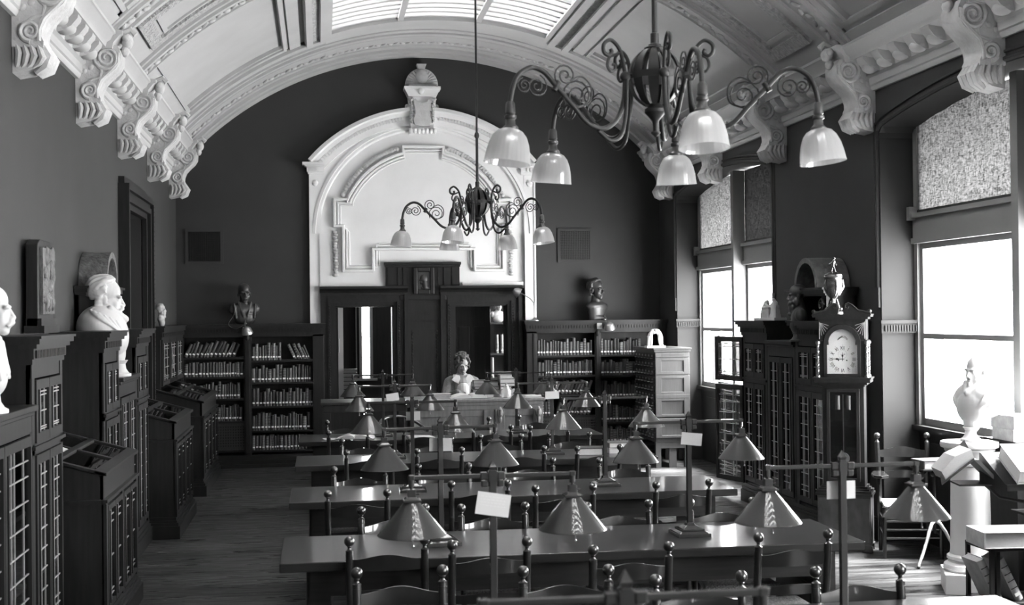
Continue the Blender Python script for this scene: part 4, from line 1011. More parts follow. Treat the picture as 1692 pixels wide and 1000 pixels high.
dl = MB(); dl.prism([(-.13, 1.52), (.13, 1.52), (.13, ZA-.01)]+[(.117*cos(pi*i/20), ZA+.117*sin(pi*i/20)) for i in range(0, 21)]+[(-.13, ZA-.01)], 'y', -.09, -.08); do = P('dial', dl, 'dial', CK)
nu = MB(); CZ = 1.655
for i, s_ in enumerate(('XII', 'I', 'II', 'III', 'IIII', 'V', 'VI', 'VII', 'VIII', 'IX', 'X', 'XI')):
    a = rad(30*i); text_bars(nu, s_, .098*sin(a), CZ+.098*cos(a), .03, -.0905, a, .0018)
    nu.ball((.122*sin(a), -.0905, CZ+.122*cos(a)), (.0025, .001, .0025), 6, 4)
nu.ring([(.036, -.0915), (.037, -.0915), (.037, -.0905), (.036, -.0905)], 0, CZ+.042, 0, 2*pi, 30)
for q in (-1, 1): nu.ball((q*.035, -.0905, CZ-.01), (.006, .001, .006), 8, 6)
for i in range(9): a = -.9+i*.22; nu.tube([(.05*sin(a), -.0908, ZA+.03+.012*cos(3*a)), (.05*sin(a+.16), -.0908, ZA+.04+.02*cos(a*2))], .002, 5)
P('numerals', nu, 'ink', do)
def hand(L_, ang, w_, y):
    m_ = MB(); m_.prism([(-w_*.4, -.015), (w_*.4, -.015), (w_*.5, L_*.3), (w_*1.6, L_*.5), (w_*.4, L_*.62), (w_*.3, L_*.9), (0, L_), (-w_*.3, L_*.9), (-w_*.4, L_*.62), (-w_*1.6, L_*.5), (-w_*.5, L_*.3)], 'y', y-.001, y)
    m_.xform(Matrix.Translation(Vector((0, 0, CZ))) @ Matrix.Rotation(ang, 4, 'Y')); return m_
P('minute_hand', hand(.098, rad(272), .006, -.094), 'ink', do); P('hour_hand', hand(.062, rad(0), .006, -.096), 'ink', do)
sh = hand(.03, rad(85), .003, -.094); sh.xform(Matrix.Translation(Vector((0, 0, .042)))); P('seconds_hand', sh, 'ink', do)
for q in (-1, 1):
    for yy in (-.125, .07):
        c = MB(); c.lathe([(.02, 1.5), (.02, 1.515), (.012, 1.52)], (q*.205, yy, 0), 10); n = 40
        for t in range(2): c.tube([(q*.205+.0055*cos(i*.9+t*pi), yy+.0055*sin(i*.9+t*pi), 1.515+.27*i/n) for i in range(n+1)], .0075, 6)
        c.lathe([(.012, 1.785), (.02, 1.79), (.02, 1.81)], (q*.205, yy, 0), 10); P('twisted_column', c, 'brass', CK, 50)
    fa = MB()
    for t in range(5):
        a = rad(10+17*t); fa.tube([(q*.185, -.122, 1.97), (q*(.185-.075*sin(a)), -.122, 1.97-.11*cos(a))], .0022, 5)
    fa.tube([(q*.19, -.122, 1.83), (q*.19, -.122, 1.98)], .002, 5)
    P('fan_inlay', fa, 'lead', CK)
k = MB()
for e, z0, z1 in ((.01, 1.81, 1.82), (.0, 1.99, 2.0), (.02, 2.0, 2.02), (.045, 2.02, 2.035), (.05, 2.035, 2.045)):
    if z0 < 1.9:
        for q in (-1, 1): k.box(min(q*.16, q*.215)-0, max(q*.16, q*.215), -.14, .09, z0, z1)
    else: k.box(-.2-e, .2+e, -.12-e, .1, z0, z1)
P('hood_cornice', k, 'dark', CK)
for q in (-1, 1):
    c = MB(); pr_ = [(q*.245, 2.045), (q*.245, 2.075), (q*.2, 2.07), (q*.14, 2.085), (q*.09, 2.13), (q*.06, 2.145), (q*.025, 2.13), (q*.02, 2.1), (q*.03, 2.045)]
    c.prism(pr_, 'y', -.15, -.12); c.tube([(q*x, -.152, z) for x, z in ((.235, 2.06), (.2, 2.065), (.14, 2.08), (.09, 2.125), (.06, 2.14), (.035, 2.125), (.035, 2.1), (.055, 2.095), (.06, 2.11))], .007, 6)
    c.ball((q*.235, -.135, 2.07), (.018, .02, .018), 10, 6); P('swan_neck_crest', c, 'dark', CK)
# trophy on the clock
TR = T('trophy_cup', 'silver two-handled lidded trophy cup standing on the grandfather clock', 'trophy', (4.44, 10.80, 2.045), rad(-20))
c = MB(); c.lathe([(.0, 0), (.085, 0), (.085, .02), (.05, .03), (.045, .08), (.02, .1)], n=20)
for q in range(3): a = q*2.1+.4; caps(c, (.06*cos(a), .06*sin(a), .03), (.03*cos(a), .03*sin(a), .13), .012, .01, 8); c.ball((.065*cos(a), .065*sin(a), .045), .022, 8, 6)
P('base', c, 'silver', TR, 50)
c = MB(); c.lathe([(.018, .1), (.02, .13), (.055, .17), (.078, .22), (.08, .27), (.074, .31), (.084, .325), (.08, .33), (.0, .33)], n=24)
for q in range(5): a = q*1.257; c.tube([(.05*cos(a), .05*sin(a), .165), (.083*cos(a), .083*sin(a), .24), (.08*cos(a), .08*sin(a), .3)], [.006, .014, .006], 6)
P('cup', c, 'silver', TR, 50)
c = MB(); c.lathe([(.082, .33), (.08, .345), (.045, .36), (.03, .37), (.0, .372)], n=20); P('lid', c, 'silver', TR, 50)
c = MB(); caps(c, (-.012, 0, .372), (-.004, 0, .42), .007, .01, 8); caps(c, (.02, 0, .372), (.004, 0, .42), .007, .01, 8); caps(c, (0, 0, .42), (.008, 0, .465), .012, .014, 8); c.ball((.012, 0, .49), .012); caps(c, (.0, 0, .46), (-.03, 0, .44), .006, .005, 8); caps(c, (.015, 0, .46), (.03, 0, .43), .006, .005, 8)
blob('figurine', c, 'silver', TR, .003, 1)
# ================================================================== busts
def bust(name, label, loc, rz, mt, scale=1., kind='tunic', lab_mat=None, base=True, hk={}, hy=0., hz=.46, text=None, voxel=.006, hs=1.18, hp=0.):
    o = T(name, label, 'bust', loc, rz)
    m_ = MB()
    if kind == 'herm':                  # square cut herm chest
        m_.merge(MB().lathe([(0, 0), (.138, 0), (.145, .08), (.165, .18), (.15, .22), (0, .24)], n=40).xform(Matrix.Scale(.58, 4, (0, 1, 0)))); m_.ball((0, .0, .2), (.185, .092, .075), 30, 18); caps(m_, (0, .01, .2), (0, .0, .33), .075, .052, 16)
    elif kind == 'drape':
        C0, R0 = Vector((0, .1, .29)), (.27, .19, .19)
        m_.ball(C0, R0, 48, 32); m_.ball((0, -.02, .22), (.17, .1, .17), 20, 14); m_.ball((0, -.02, .09), (.09, .075, .12), 16, 10); caps(m_, (0, .06, .38), (0, .03, .5), .1, .078, 16)
        for sd in (-1, 1):
            for k in range(6):              # folds of the cloak falling from the shoulders to the breast
                pts = []
                for i in range(11):
                    t = i/10; az = rad(-90+sd*(125-16*k)*(1-t)**.8); el = rad((50-6*k)*(1-t)+(-30-7*k)*t)
                    pts.append(C0+Vector((R0[0]*cos(el)*cos(az), R0[1]*cos(el)*sin(az)-.03*t, R0[2]*sin(el))))
                m_.tube(pts, [.011+.004*sin(i*.7+k) for i in range(11)], 8)
        caps(m_, (-.1, .02, .44), (.0, -.09, .36), .032, .03); caps(m_, (.1, .02, .44), (.0, -.09, .36), .032, .03)
    else:                               # rounded nude or clothed chest
        m_.ball((0, .02, .2), (.2, .1, .12), 22, 14); m_.ball((0, .0, .1), (.16, .09, .12), 18, 12); m_.ball((-.17, .03, .22), (.06, .07, .08)); m_.ball((.17, .03, .22), (.06, .07, .08)); caps(m_, (0, .03, .26), (0, .02, .38), .08, .06, 16)
        if kind == 'coat':
            for q in (-1, 1): caps(m_, (q*.085, -.03, .31), (q*.03, -.088, .12), .02, .016); caps(m_, (q*.15, -.035, .285), (q*.13, -.075, .09), .018, .014)
    head(m_, (0, .05 if kind == 'drape' else 0, hz), hs, hy, pitch=hp, **hk)
    m_.xform(Matrix.Scale(scale, 4) @ Matrix.Translation(Vector((0, .04 if kind == 'drape' else 0, .1 if base else 0))))
    blob('bust_body', m_, mt, o, voxel, 4)
    if base:
        b_ = MB(); b_.lathe([(.095, 0), (.095, .02), (.075, .03), (.055, .06), (.05, .1), (.07, .13), (.0, .135)], n=20).xform(Matrix.Scale(scale, 4)); P('socle', b_, mt, o, 40)
    return o
bust('portrait_bust', 'white marble bust with goatee in profile on the left bookcase ledge', (-1.63, 11.04, 1.6), R90+rad(6), 'marble', 1.02, 'drape', hk=dict(goatee=1, must=1), hz=.53, hs=1.27, hp=rad(4))
bust('portrait_bust', 'white marble bust with moustache, cut off by the left edge', (-1.65, 6.9, 1.6), R90+rad(4), 'marble', .92, 'coat', hk=dict(must=1, hair=0), hz=.47)
bust('portrait_bust', 'small bearded marble bust in the far left corner beside the wall door', (-1.87, 16.05, 1.98), R90, 'leather', .43, 'tunic', base=False, hk=dict(beard=1), hz=.46)
bust('portrait_bust', 'bald dark bronze bust on the left open bookcase', (-1.03, 18.47, 1.98), rad(12), 'bronze', .97, 'coat', base=False, hk=dict(hair=0), hz=.445)
hb_ = bust('portrait_bust', 'square cut dark bronze bust on the right open bookcase', (3.99, 18.47, 1.98), rad(24), 'bronze', 1.0, 'herm', base=False, hk=dict(), hz=.44, hy=rad(14))
# faint raised letters on the bust's chest
def letters(s, size, mt, parent, loc, rot, name='lettering', ext=.0015):
    cu = bpy.data.curves.new(name, 'FONT'); cu.body = s; cu.size = size; cu.extrude = ext; cu.align_x = 'CENTER'; cu.align_y = 'CENTER'
    t = bpy.data.objects.new(name+'_tmp', cu); COL.objects.link(t); dg = bpy.context.evaluated_depsgraph_get(); me = bpy.data.meshes.new_from_object(t.evaluated_get(dg)); bpy.data.objects.remove(t)
    me.materials.clear(); me.materials.append(M[mt]); o = bpy.data.objects.new(name, me); COL.objects.link(o); o.parent = parent; o.location = loc; o.rotation_euler = rot; return o
letters('LONFUSIS', .036, 'black', hb_, (0, -.094, .06), (rad(84), 0, 0))
bb = bust('portrait_bust', 'bearded dark bronze bust before the arched hood on the right wall', (4.62, 12.14, 1.78), -R90+rad(-18), 'bronze', .8, 'tunic', hk=dict(beard=1.15, hair=0), hz=.46, hs=1.15)
# white bust on the column by the window
bust('portrait_bust', 'white marble bust on the white column, against the bright window', (4.74, 8.98, 1.105), -R90+rad(20), 'marble', .78, 'drape', hk=dict(hair=0, goatee=1), hz=.555, hs=1.2)
co = T('marble_column', 'white marble column carrying a bust in front of the right window', 'column', (4.74, 9.0, 0), rad(-22))
P('plinth', MB().box(-.2, .2, -.2, .2, 0, .15), 'marble', co, bevel=.006)
P('shaft', MB().lathe([(.19, .15), (.2, .17), (.19, .2), (.165, .215), (.16, .23), (.172, .24), (.17, .26), (.15, .275), (.146, .3), (.135, .92), (.15, .93), (.15, .945), (.136, .955)], n=32), 'marble', co, 40)
P('capital', MB().lathe([(.136, .955), (.14, .99), (.175, 1.03), (.18, 1.04), (.18, 1.05), (.205, 1.06), (.21, 1.08), (.205, 1.1), (.0, 1.105)], n=32), 'marble', co, 40)
# ------------------------------------------------------------------ small statuettes
o = T('statuette', 'white plaster statuette of two leaning figures on the oak drawer cabinet', 'statuette', (4.46, 16.98, 1.605), 0)
P('base', MB().box(-.13, .13, -.07, .07, 0, .03), 'marble', o, bevel=.004)
c = MB()
for q in (-1, 1):
    caps(c, (q*.1, .02*q, .03), (q*.085, .0, .11), .018, .022); caps(c, (q*.085, 0, .11), (q*.07, .01, .18), .024, .026); caps(c, (q*.06, -.03, .03), (q*.055, -.01, .12), .016, .02); caps(c, (q*.055, -.01, .12), (q*.06, 0, .18), .02, .024)
    caps(c, (q*.065, 0, .18), (q*.035, 0, .225), .032, .03); c.ball((q*.005, -.02*q, .235), .022); caps(c, (q*.04, -.02, .215), (-q*.02, -.03, .2), .012, .012); caps(c, (q*.045, .02, .215), (q*.1, .01, .15), .012, .01)
    c.ball((q*.1, -.02, .035), (.016, .03, .01))
blob('figures', c, 'marble', o, .005, 1)
o = T('statuette', 'plaster statuette pair beside a pedestal, on the bookcase before the far window', 'statuette', (4.74, 13.25, 1.98), rad(-60))
P('base', MB().box(-.14, .14, -.1, .1, 0, .03), 'ornament', o, bevel=.004)
c = MB(); c.box(-.07, .02, -.05, .05, .03, .13); c.box(-.08, .03, -.055, .055, .13, .145)
c.frustum(.07, 0, .03, .16, .045, .03); caps(c, (.07, 0, .13), (.065, 0, .18), .038, .034); c.ball((.06, -.01, .215), .022); caps(c, (.05, -.02, .18), (.01, -.02, .15), .013, .01)
caps(c, (-.09, 0, .05), (-.06, 0, .13), .04, .045); caps(c, (-.06, 0, .13), (-.045, 0, .18), .045, .035); c.ball((-.03, -.01, .2), .023); caps(c, (-.05, -.03, .17), (.0, -.03, .15), .014, .012)
blob('figures', c, 'ornament', o, .005, 1)
# ================================================================== oak drawer cabinet
o = T('drawer_cabinet', 'pale oak card drawer cabinet on legs beside the right bookcase', 'cabinet', (4.44, 18.0, 0), -R90)
W, D = 1.08, .47
b_ = MB(); b_.box(0, W, 0, D, .34, 1.55)
P('carcass', b_, 'oak', o, bevel=.004)
P('top', MB().box(-.03, W+.03, -.03, D+.03, 1.58, 1.605).box(-.015, W+.015, -.015, D+.015, 1.55, 1.58), 'oak', o, bevel=.004)
sp = MB()
for z0, z1 in ((.4, .66), (.68, .93), (.98, 1.23), (1.25, 1.47), (1.48, 1.54)):
    # framed panels on the end that faces the room
    for a, b2, c_, d_ in ((.0, .08, z0, z1), (D-.08, D, z0, z1), (.08, D-.08, z0, z0+.035), (.08, D-.08, z1-.035, z1)): sp.box(W, W+.02, a, b2, c_, d_)
sp.box(W, W+.022, 0, D, .93, .98)
P('end_panel', sp, 'oak', o, bevel=.003)
for x in (0, W-.07):
    for y in (0, D-.07): P('leg', MB().box(x, x+.07, y, y+.07, 0, .34), 'oak', o)
lg = MB(); lg.box(W-.04, W-.01, D/2-.05, D/2+.05, 0, .34); lg.box(W-.05, W, .07, D-.07, .26, .34); P('end_slat', lg, 'oak', o)
dm = MB(); hm = MB()
n = 0
for r_ in range(11):
    for c_ in range(6):
        x = .03+c_*.172; z = .37+r_*.106
        d_ = P('drawer', MB().box(x, x+.165, -.012, .0, z, z+.098), 'case', o)
        P('drawer_pull', MB().tube([(x+.05, -.012, z+.035), (x+.05, -.03, z+.03), (x+.11, -.03, z+.03), (x+.11, -.012, z+.035)], .004, 5).box(x+.05, x+.115, -.015, -.012, z+.055, z+.08), 'brass', d_)
# ================================================================== oak desk with the librarian
DX0, DX1, DY = 1.08, 2.74, 15.95
o = T('library_desk', 'long oak issue desk across the back of the room, before the doors', 'desk', (0, DY, 0))
P('desktop', MB().box(DX0-.02, DX1+.03, -.04, .75, 1.0, 1.035), 'desk', o, bevel=.006)
b_ = MB(); b_.box(DX0+.02, DX1, .0, .03, .1, 1.0); b_.box(DX0+.02, DX0+.05, 0, .7, .1, 1.0); b_.box(DX1-.03, DX1, 0, .7, .1, 1.0); b_.box(DX0, DX1+.02, -.03, .72, 0, .1)
P('desk_body', b_, 'desk', o)
f = MB(); f.box(DX0+.02, DX1, -.02, .0, .9, 1.0); f.box(DX0+.02, DX1, -.028, .0, .955, 1.0)
for x in (DX0+.02, 2.0, 2.14, DX1-.12):
    f.box(x, x+.12, -.03, 0, .1, .9)
for a, b2 in ((DX0+.14, 2.0), (2.26, DX1-.12)):
    f.box(a, b2, -.015, 0, .12, .2); f.box(a, b2, -.015, 0, .82, .9)
P('front_panelling', f, 'desk', o, bevel=.004)
for x in (2.2, DX1-.06):
    c = MB(); c.ball((x, -.045, .86), (.04, .03, .06), 10, 8); c.ball((x, -.04, .78), (.025, .02, .05), 10, 8); c.tube([(x, -.04, .92), (x, -.075, .9), (x, -.06, .84)], .02, 6); P('carved_bracket', c, 'desk', o)
o = T('side_counter', 'dark panelled counter left of the oak desk, before the left back door', 'counter', (0, DY+.02, 0))
P('countertop', MB().box(.01, 1.055, -.03, .7, .99, 1.025), 'case', o, bevel=.005); b_ = MB(); b_.box(.03, 1.05, 0, .68, 0, .99); P('body', b_, 'dark', o)
f = MB(); f.box(.03, 1.05, -.02, 0, .9, .99); f.box(.03, 1.05, -.02, 0, 0, .14); f.box(.03, .13, -.02, 0, .14, .9); f.box(.49, .59, -.02, 0, .14, .9); f.box(.95, 1.05, -.02, 0, .14, .9); P('front_panelling', f, 'dark', o, bevel=.004)
# librarian: one continuous body, clothes and hair as children
PX, PY = 1.83, 17.02
lb = T('person', 'person with dark wavy hair and white blouse, reading behind the desk', 'person', (PX, PY, 0), rad(4))
b_ = MB()
caps(b_, (-.1, 0, .66), (-.1, -.38, .66), .085, .06); caps(b_, (.1, 0, .66), (.1, -.38, .66), .085, .06); caps(b_, (-.1, -.38, .66), (-.1, -.34, .16), .058, .04); caps(b_, (.1, -.38, .66), (.1, -.34, .16), .058, .04)
caps(b_, (-.1, -.34, .12), (-.1, -.46, .04), .04, .03); caps(b_, (.1, -.34, .12), (.1, -.46, .04), .04, .03)
caps(b_, (0, 0, .7), (0, -.05, .95), .15, .14, 16); caps(b_, (0, -.06, .98), (0, -.1, 1.2), .14, .13, 16); b_.ball((0, -.1, 1.2), (.19, .09, .07), 16, 10); caps(b_, (0, -.1, 1.24), (0, -.13, 1.33), .05, .05)
for q in (-1, 1):
    caps(b_, (q*.17, -.1, 1.2), (q*.23, -.16, 1.0), .052, .045); 
    caps(b_, (-.23, -.16, 1.0), (-.1, -.44, 1.085), .043, .032) if q < 0 else caps(b_, (.23, -.16, 1.0), (.2, -.46, 1.085), .043, .032)
    hx = -.08 if q < 0 else .18
    b_.ball((hx, -.49, 1.09), (.036, .045, .016), 12, 8)
    for i in range(4): caps(b_, (hx-.026+.017*i, -.52, 1.092), (hx-.03+.019*i, -.57-.006*(i in (1, 2)), 1.082), .0095, .008, 8); caps(b_, (hx-.03+.019*i, -.57-.006*(i in (1, 2)), 1.082), (hx-.03+.019*i, -.592-.008*(i in (1, 2)), 1.074), .008, .007, 8)
    caps(b_, (hx-q*.03, -.47, 1.09), (hx-q*.055, -.52, 1.08), .011, .009, 8)
head(b_, (0, -.16, 1.43), .98, rad(8), hair=0, pitch=rad(16))
blob('body', b_, 'skin', lb, .0055, 2)
e_ = MB()
Mh = Matrix.Translation(Vector((0, -.16, 1.43))) @ Matrix.Rotation(rad(8), 4, 'Z') @ Matrix.Rotation(rad(16), 4, 'X')
for q in (-1, 1): e_.merge(MB().ball((q*.03, -.077, -.011), (.011, .006, .0045), 8, 6).tube([(q*.018, -.088, .012), (q*.032, -.09, .017), (q*.048, -.08, .012)], .0035, 5), Mh)
P('eyes_and_brows', e_, 'hair', lb)
h_ = MB(); rr = random.Random(9)
hh = MB(); hh.ball((0, .03, .055), (.093, .1, .09), 18, 12); hh.ball((0, .08, -.02), (.085, .06, .07), 14, 10)
for i in range(120):
    a = rr.uniform(0, 2*pi); t = rr.uniform(.05, 1.9); p = Vector((.1*sin(t)*cos(a), .105*sin(t)*sin(a)+.03, .1*cos(t)+.05))
    if p.y < -.03 and p.z < .062 and abs(p.x) < .07: continue
    hh.ball(p, rr.uniform(.014, .024), 8, 6)
for q in (-1, 1):
    for z in (.03, .0, -.03, -.05): hh.ball((q*.086, .01+rr.uniform(-.02, .02), z), .022, 8, 6)
h_.merge(hh, Mh); blob('hair', h_, 'hair', lb, .006, 1)
j_ = MB()
caps(j_, (0, .03, .7), (0, -.02, .98), .155, .15, 16)
for q in (-1, 1):
    caps(j_, (q*.1, -.06, .75), (q*.13, -.09, 1.2), .1, .085); caps(j_, (q*.17, -.1, 1.2), (q*.235, -.16, 1.0), .066, .058)
    caps(j_, (-.235, -.16, 1.0), (-.115, -.41, 1.08), .056, .045) if q < 0 else caps(j_, (.235, -.16, 1.0), (.205, -.43, 1.08), .056, .045)
j_.ball((0, -.03, 1.21), (.18, .08, .075), 16, 10)
blob('jacket', j_, 'jacket', lb, .007, 2)
bl = MB(); caps(bl, (0, -.12, .8), (0, -.15, 1.15), .1, .09, 16); bl.ball((0, -.125, 1.25), (.085, .068, .06), 16, 10); blob('blouse', bl, 'blouse', lb, .007, 2)
cl = MB()
for q in (-1, 1): cl.prism([(q*.015, 1.16), (q*.05, 1.29), (q*.1, 1.3), (q*.15, 1.235), (q*.1, 1.2)], 'y', -.215, -.2); cl.prism([(q*.04, 1.285), (q*.1, 1.3), (q*.12, 1.27), (q*.09, 1.26)], 'y', -.2, -.06)
P('collar', cl, 'blouse', lb, bevel=.004)
st = T('desk_stool', 'tall stool hidden under the person behind the desk', 'stool', (PX, PY, 0)); P('seat', MB().lathe([(.17, .53), (.18, .55), (.17, .57), (0, .575)], n=20), 'case', st)
for a in range(4): P('leg', MB().tube([(.16*cos(a*pi/2+.8), .16*sin(a*pi/2+.8), 0), (.12*cos(a*pi/2+.8), .12*sin(a*pi/2+.8), .54)], .018, 8), 'case', st)
# ================================================================== things on the desk and tables
def bookmodel(name_label, loc, rz, w_, d_, h_, cov='cover', cat='book', group=None, tilt=(0, 0)):
    # a closed book lying flat: width along x (spine at -x), depth y, thickness z
    o = T('book', name_label, cat, loc, rz, group); o.rotation_euler = (tilt[0], tilt[1], rz)
    c = MB(); c.box(0, w_, 0, d_, 0, .006); c.box(0, w_, 0, d_, h_-.006, h_); c.box(-.006, .006, 0, d_, .0, h_); P('cover', c, cov, o, bevel=.002)
    n = 6; P('pages', MB().prism([(.006, .006), (w_-.01, .006)]+[(w_-.01-.014*sin(pi*i/n), .006+(h_-.012)*i/n) for i in range(1, n)]+[(w_-.01, h_-.006), (.006, h_-.006)], 'y', .008, d_-.008), 'pages', o)
    return o
def openbook(label, loc, rz, w_, d_, h_=.03, tilt=0, cov='cover', name='open_book'):
    o = T(name, label, 'book', loc, rz); o.rotation_euler = (tilt, 0, rz)
    c = MB(); c.box(-w_-.01, w_+.01, -.01, d_+.01, 0, .006); P('cover', c, cov, o)
    n = 12
    for s_ in (-1, 1):
        top = [(s_*w_*i/n, .006+h_*(sin(pi*min(1, i/n*1.0)**.6)*.9+.12*(1-i/n))) for i in range(n+1)]
        P('page_block', MB().prism([(0, .006)]+top+[(s_*w_, .006)], 'y', 0, d_), 'paper', o, 40)
    return o
DZ_ = 1.035
openbook('large open book before the reading person on the desk', (1.86, 16.0, DZ_), rad(4), .26, .34, .05)
g_ = 'books stacked on the desk'
rr = random.Random(21)
z = DZ_
for i, (w_, h_) in enumerate(((.24, .035), (.22, .03))): bookmodel(('lower', 'upper')[i]+' pale book of the low pile left of the open book', (1.37+.02*i, 16.02, z), 0, w_, .2, h_, 'leather', group=g_); z += h_
piles = [(2.34, 16.25, 7, 'right hand desk pile'), (2.17, 16.3, 4, 'middle desk pile'), (2.02, 16.38, 5, 'desk pile nearest the person')]
ordw = ['lowest', 'second', 'third', 'fourth', 'fifth', 'sixth', 'topmost']
for (x, y, n, nm) in piles:
    z = DZ_
    for i in range(n):
        h_ = rr.uniform(.035, .055); w_ = rr.uniform(.16, .22)
        bookmodel('%s book up from the desktop in the %s' % (ordw[i] if i < n-1 else 'topmost', nm), (x-w_/2+rr.uniform(-.02, .02), y, z), rad(rr.uniform(-6, 6)), w_, .16, h_, rr.choice(('cover2', 'cover2', 'leather')), group=g_); z += h_
for i, (x, y, a, l) in enumerate(((1.62, 16.3, 20, 'white paper sheet left of the person'), (2.55, 16.1, -8, 'white paper sheets at the right end of the desk'))):
    tag(P('paper_sheet', MB().box(0, .2, 0, .14, 0, .02), 'paper', loc=(x, y, DZ_), rot=(0, 0, rad(a))), l, 'paper')
o = T('glass_jar', 'pale glass jar on the desk beside the book piles', 'jar', (2.3, 16.05, DZ_)); P('body', MB().lathe([(.05, 0), (.06, .01), (.06, .09), (.035, .12), (.038, .14), (.0, .142)], n=20), 'bell', o, 50); P('stopper', MB().lathe([(.03, .142), (.03, .15), (.012, .155), (.018, .175), (0, .185)], n=14), 'steel', o, 50)
tag(P('propped_card', MB().box(0, .11, 0, .004, 0, .14), 'paper', loc=(2.05, 16.2, DZ_), rot=(rad(-14), 0, rad(-20))), 'white card propped against a desk pile beside the person', 'card')
# dark armchair seen through the lamps in front of the desk
o = T('armchair', 'dark bentwood armchair with curved back in front of the desk, behind the lamps', 'chair', (.98, 15.45, 0), rad(200))
P('seat', MB().lathe([(.0, .42), (.22, .42), (.24, .44), (.22, .46), (0, .465)], n=24), 'chair', o, 50)
a_ = MB(); pts = [(.29*cos(t), -.02+.27*sin(t), .7+.16*max(0, -sin(t))) for t in [rad(20-220*i/20) for i in range(21)]]; a_.tube(pts, .02, 8); P('back_hoop', a_, 'chair', o, 50)
for t in (-140, -115, -90, -65, -40): P('spindle', MB().tube([(.2*cos(rad(t)), .2*sin(rad(t)), .45), (.28*cos(rad(t)), -.02+.26*sin(rad(t)), .7+.16*max(0, -sin(rad(t))))], .012, 6), 'chair', o)
for t in (45, 135, 225, 315): P('leg', MB().tube([(.2*cos(rad(t)), .2*sin(rad(t)), 0), (.15*cos(rad(t)), .15*sin(rad(t)), .43)], [.015, .02], 8), 'chair', o)
# books and papers left on the reading tables
openbook('open book on the left end of the farthest reading table', (.36, 13.95, .76), rad(-8), .2, .3, .04)
tag(P('paper_sheet', MB().prism([(0, 0), (.2, .03), (.17, .2), (-.03, .17)], 'z', 0, .004), 'paper', loc=(.05, 13.95, .76)), 'white sheet lying left of the open book on the farthest table', 'paper')
tag(P('paper_sheet', MB().prism([(0, 0), (.24, -.03), (.2, .2), (-.05, .22)], 'z', 0, .006), 'paper', loc=(.98, 13.98, .76)), 'white papers by the left lamp on the farthest table', 'paper')
bookmodel('thick closed book beside the right lamp on the fifth row table', (2.62, 11.98, .76), rad(170), .24, .2, .07, 'cover2')
bookmodel('pale book at the right end of the fifth row table', (2.68, 11.9, .76), rad(3), .22, .2, .05, 'leather')
bookmodel('dark book lying on the pale book at the right end of the fifth row table', (2.68, 11.92, .81), rad(1), .24, .2, .05, 'cover')
# lamps on the open bookcases
o = T('gooseneck_lamp', 'gooseneck lamp with domed shade on the left end of the right bookcase', 'lamp', (3.06, 18.4, 1.98), rad(180))
P('base', MB().lathe([(.07, 0), (.07, .01), (.03, .03), (.012, .05), (0, .052)], n=20), 'steel', o, 50); P('stem', MB().tube([(0, 0, .04), (0, 0, .2), (.01, 0, .26), (.06, 0, .32), (.16, 0, .38), (.2, 0, .4)], .008, 8), 'brass', o, 50)
P('lamp_shade', MB().lathe([(.0, .07), (.03, .065), (.06, .03), (.075, -.03), (.072, -.03), (.055, .03), (.0, .06)], n=24), 'steel', o, 50, loc=(.245, 0, .41), rot=(0, rad(58), 0)); P('cord', MB().tube([(-.05, 0, .01), (.05, -.06, .008), (.2, -.1, .006)], .004, 5), 'black', o)
def caselamp(label, x):
    o = T('bracket_lamp', label, 'lamp', (x, 18.3, 1.98), 0)
    P('clamp', MB().box(-.015, .015, -.05, .12, 0, .02), 'steel', o, bevel=.003); P('arm', MB().tube([(0, .05, .02), (0, .02, .06), (0, -.06, .03), (.0, -.12, -.02), (.02, -.15, -.05)], .008, 8), 'brass', o, 50)
    P('lamp_shade', MB().lathe([(.0, .06), (.03, .055), (.06, .03), (.075, -.02), (.078, -.04), (.074, -.04), (.055, .02), (.0, .05)], n=24), 'steel', o, 50, loc=(.03, -.16, -.09), rot=(rad(18), rad(-10), 0))
    return o
o = caselamp('small domed bracket lamp on the left bookcase below the bald bust', -1.01); P('cord', MB().tube(spline([(0, -.1, .0), (-.12, -.09, -.06), (-.22, -.09, .0), (-.16, .02, .12), (-.12, .05, .25)]), .003, 5), 'brass', o)
caselamp('small domed bracket lamp on the right bookcase below the square cut bust', 4.07)
for x, l in ((-1.04, 'small white card pinned behind the left bracket lamp'), (3.94, 'small white card on the right bookcase cornice beside the bracket lamp')):
    tag(P('shelf_card', MB().box(0, .075, 0, .003, 0, .085), 'paper', loc=(x, 18.24, 1.855)), l, 'card')
# ventilators
for x0, nm in ((-1.849, 'left'), (3.456, 'right')):
    o = T('wall_ventilator', 'square grid ventilator on the back wall, %s of the white arch' % nm, 'ventilator', (x0, YB, 2.83), 0, 'wall ventilators')
    W, H = .525, .495; f = MB(); f.box(0, W, -.02, 0, 0, .04); f.box(0, W, -.02, 0, H-.04, H); f.box(0, .04, -.02, 0, .04, H-.04); f.box(W-.04, W, -.02, 0, .04, H-.04); P('frame', f, 'wall', o)
    gr = MB(); n = 17
    for i in range(n+1): x = .04+(W-.08)*i/n; gr.box(x-.0036, x+.0036, -.018, -.012, .04, H-.04)
    for i in range(n): z = .04+(H-.08)*i/n; gr.box(.04, W-.04, -.02, -.014, z-.0036, z+.0036)
    P('grid', gr, 'cane' if nm == 'right' else 'dark', o); P('dark_hole_sheet', MB().box(.03, W-.03, -.004, 0, .03, H-.03), 'black', o)  # black sheet painted in for the darkness inside the ventilator opening
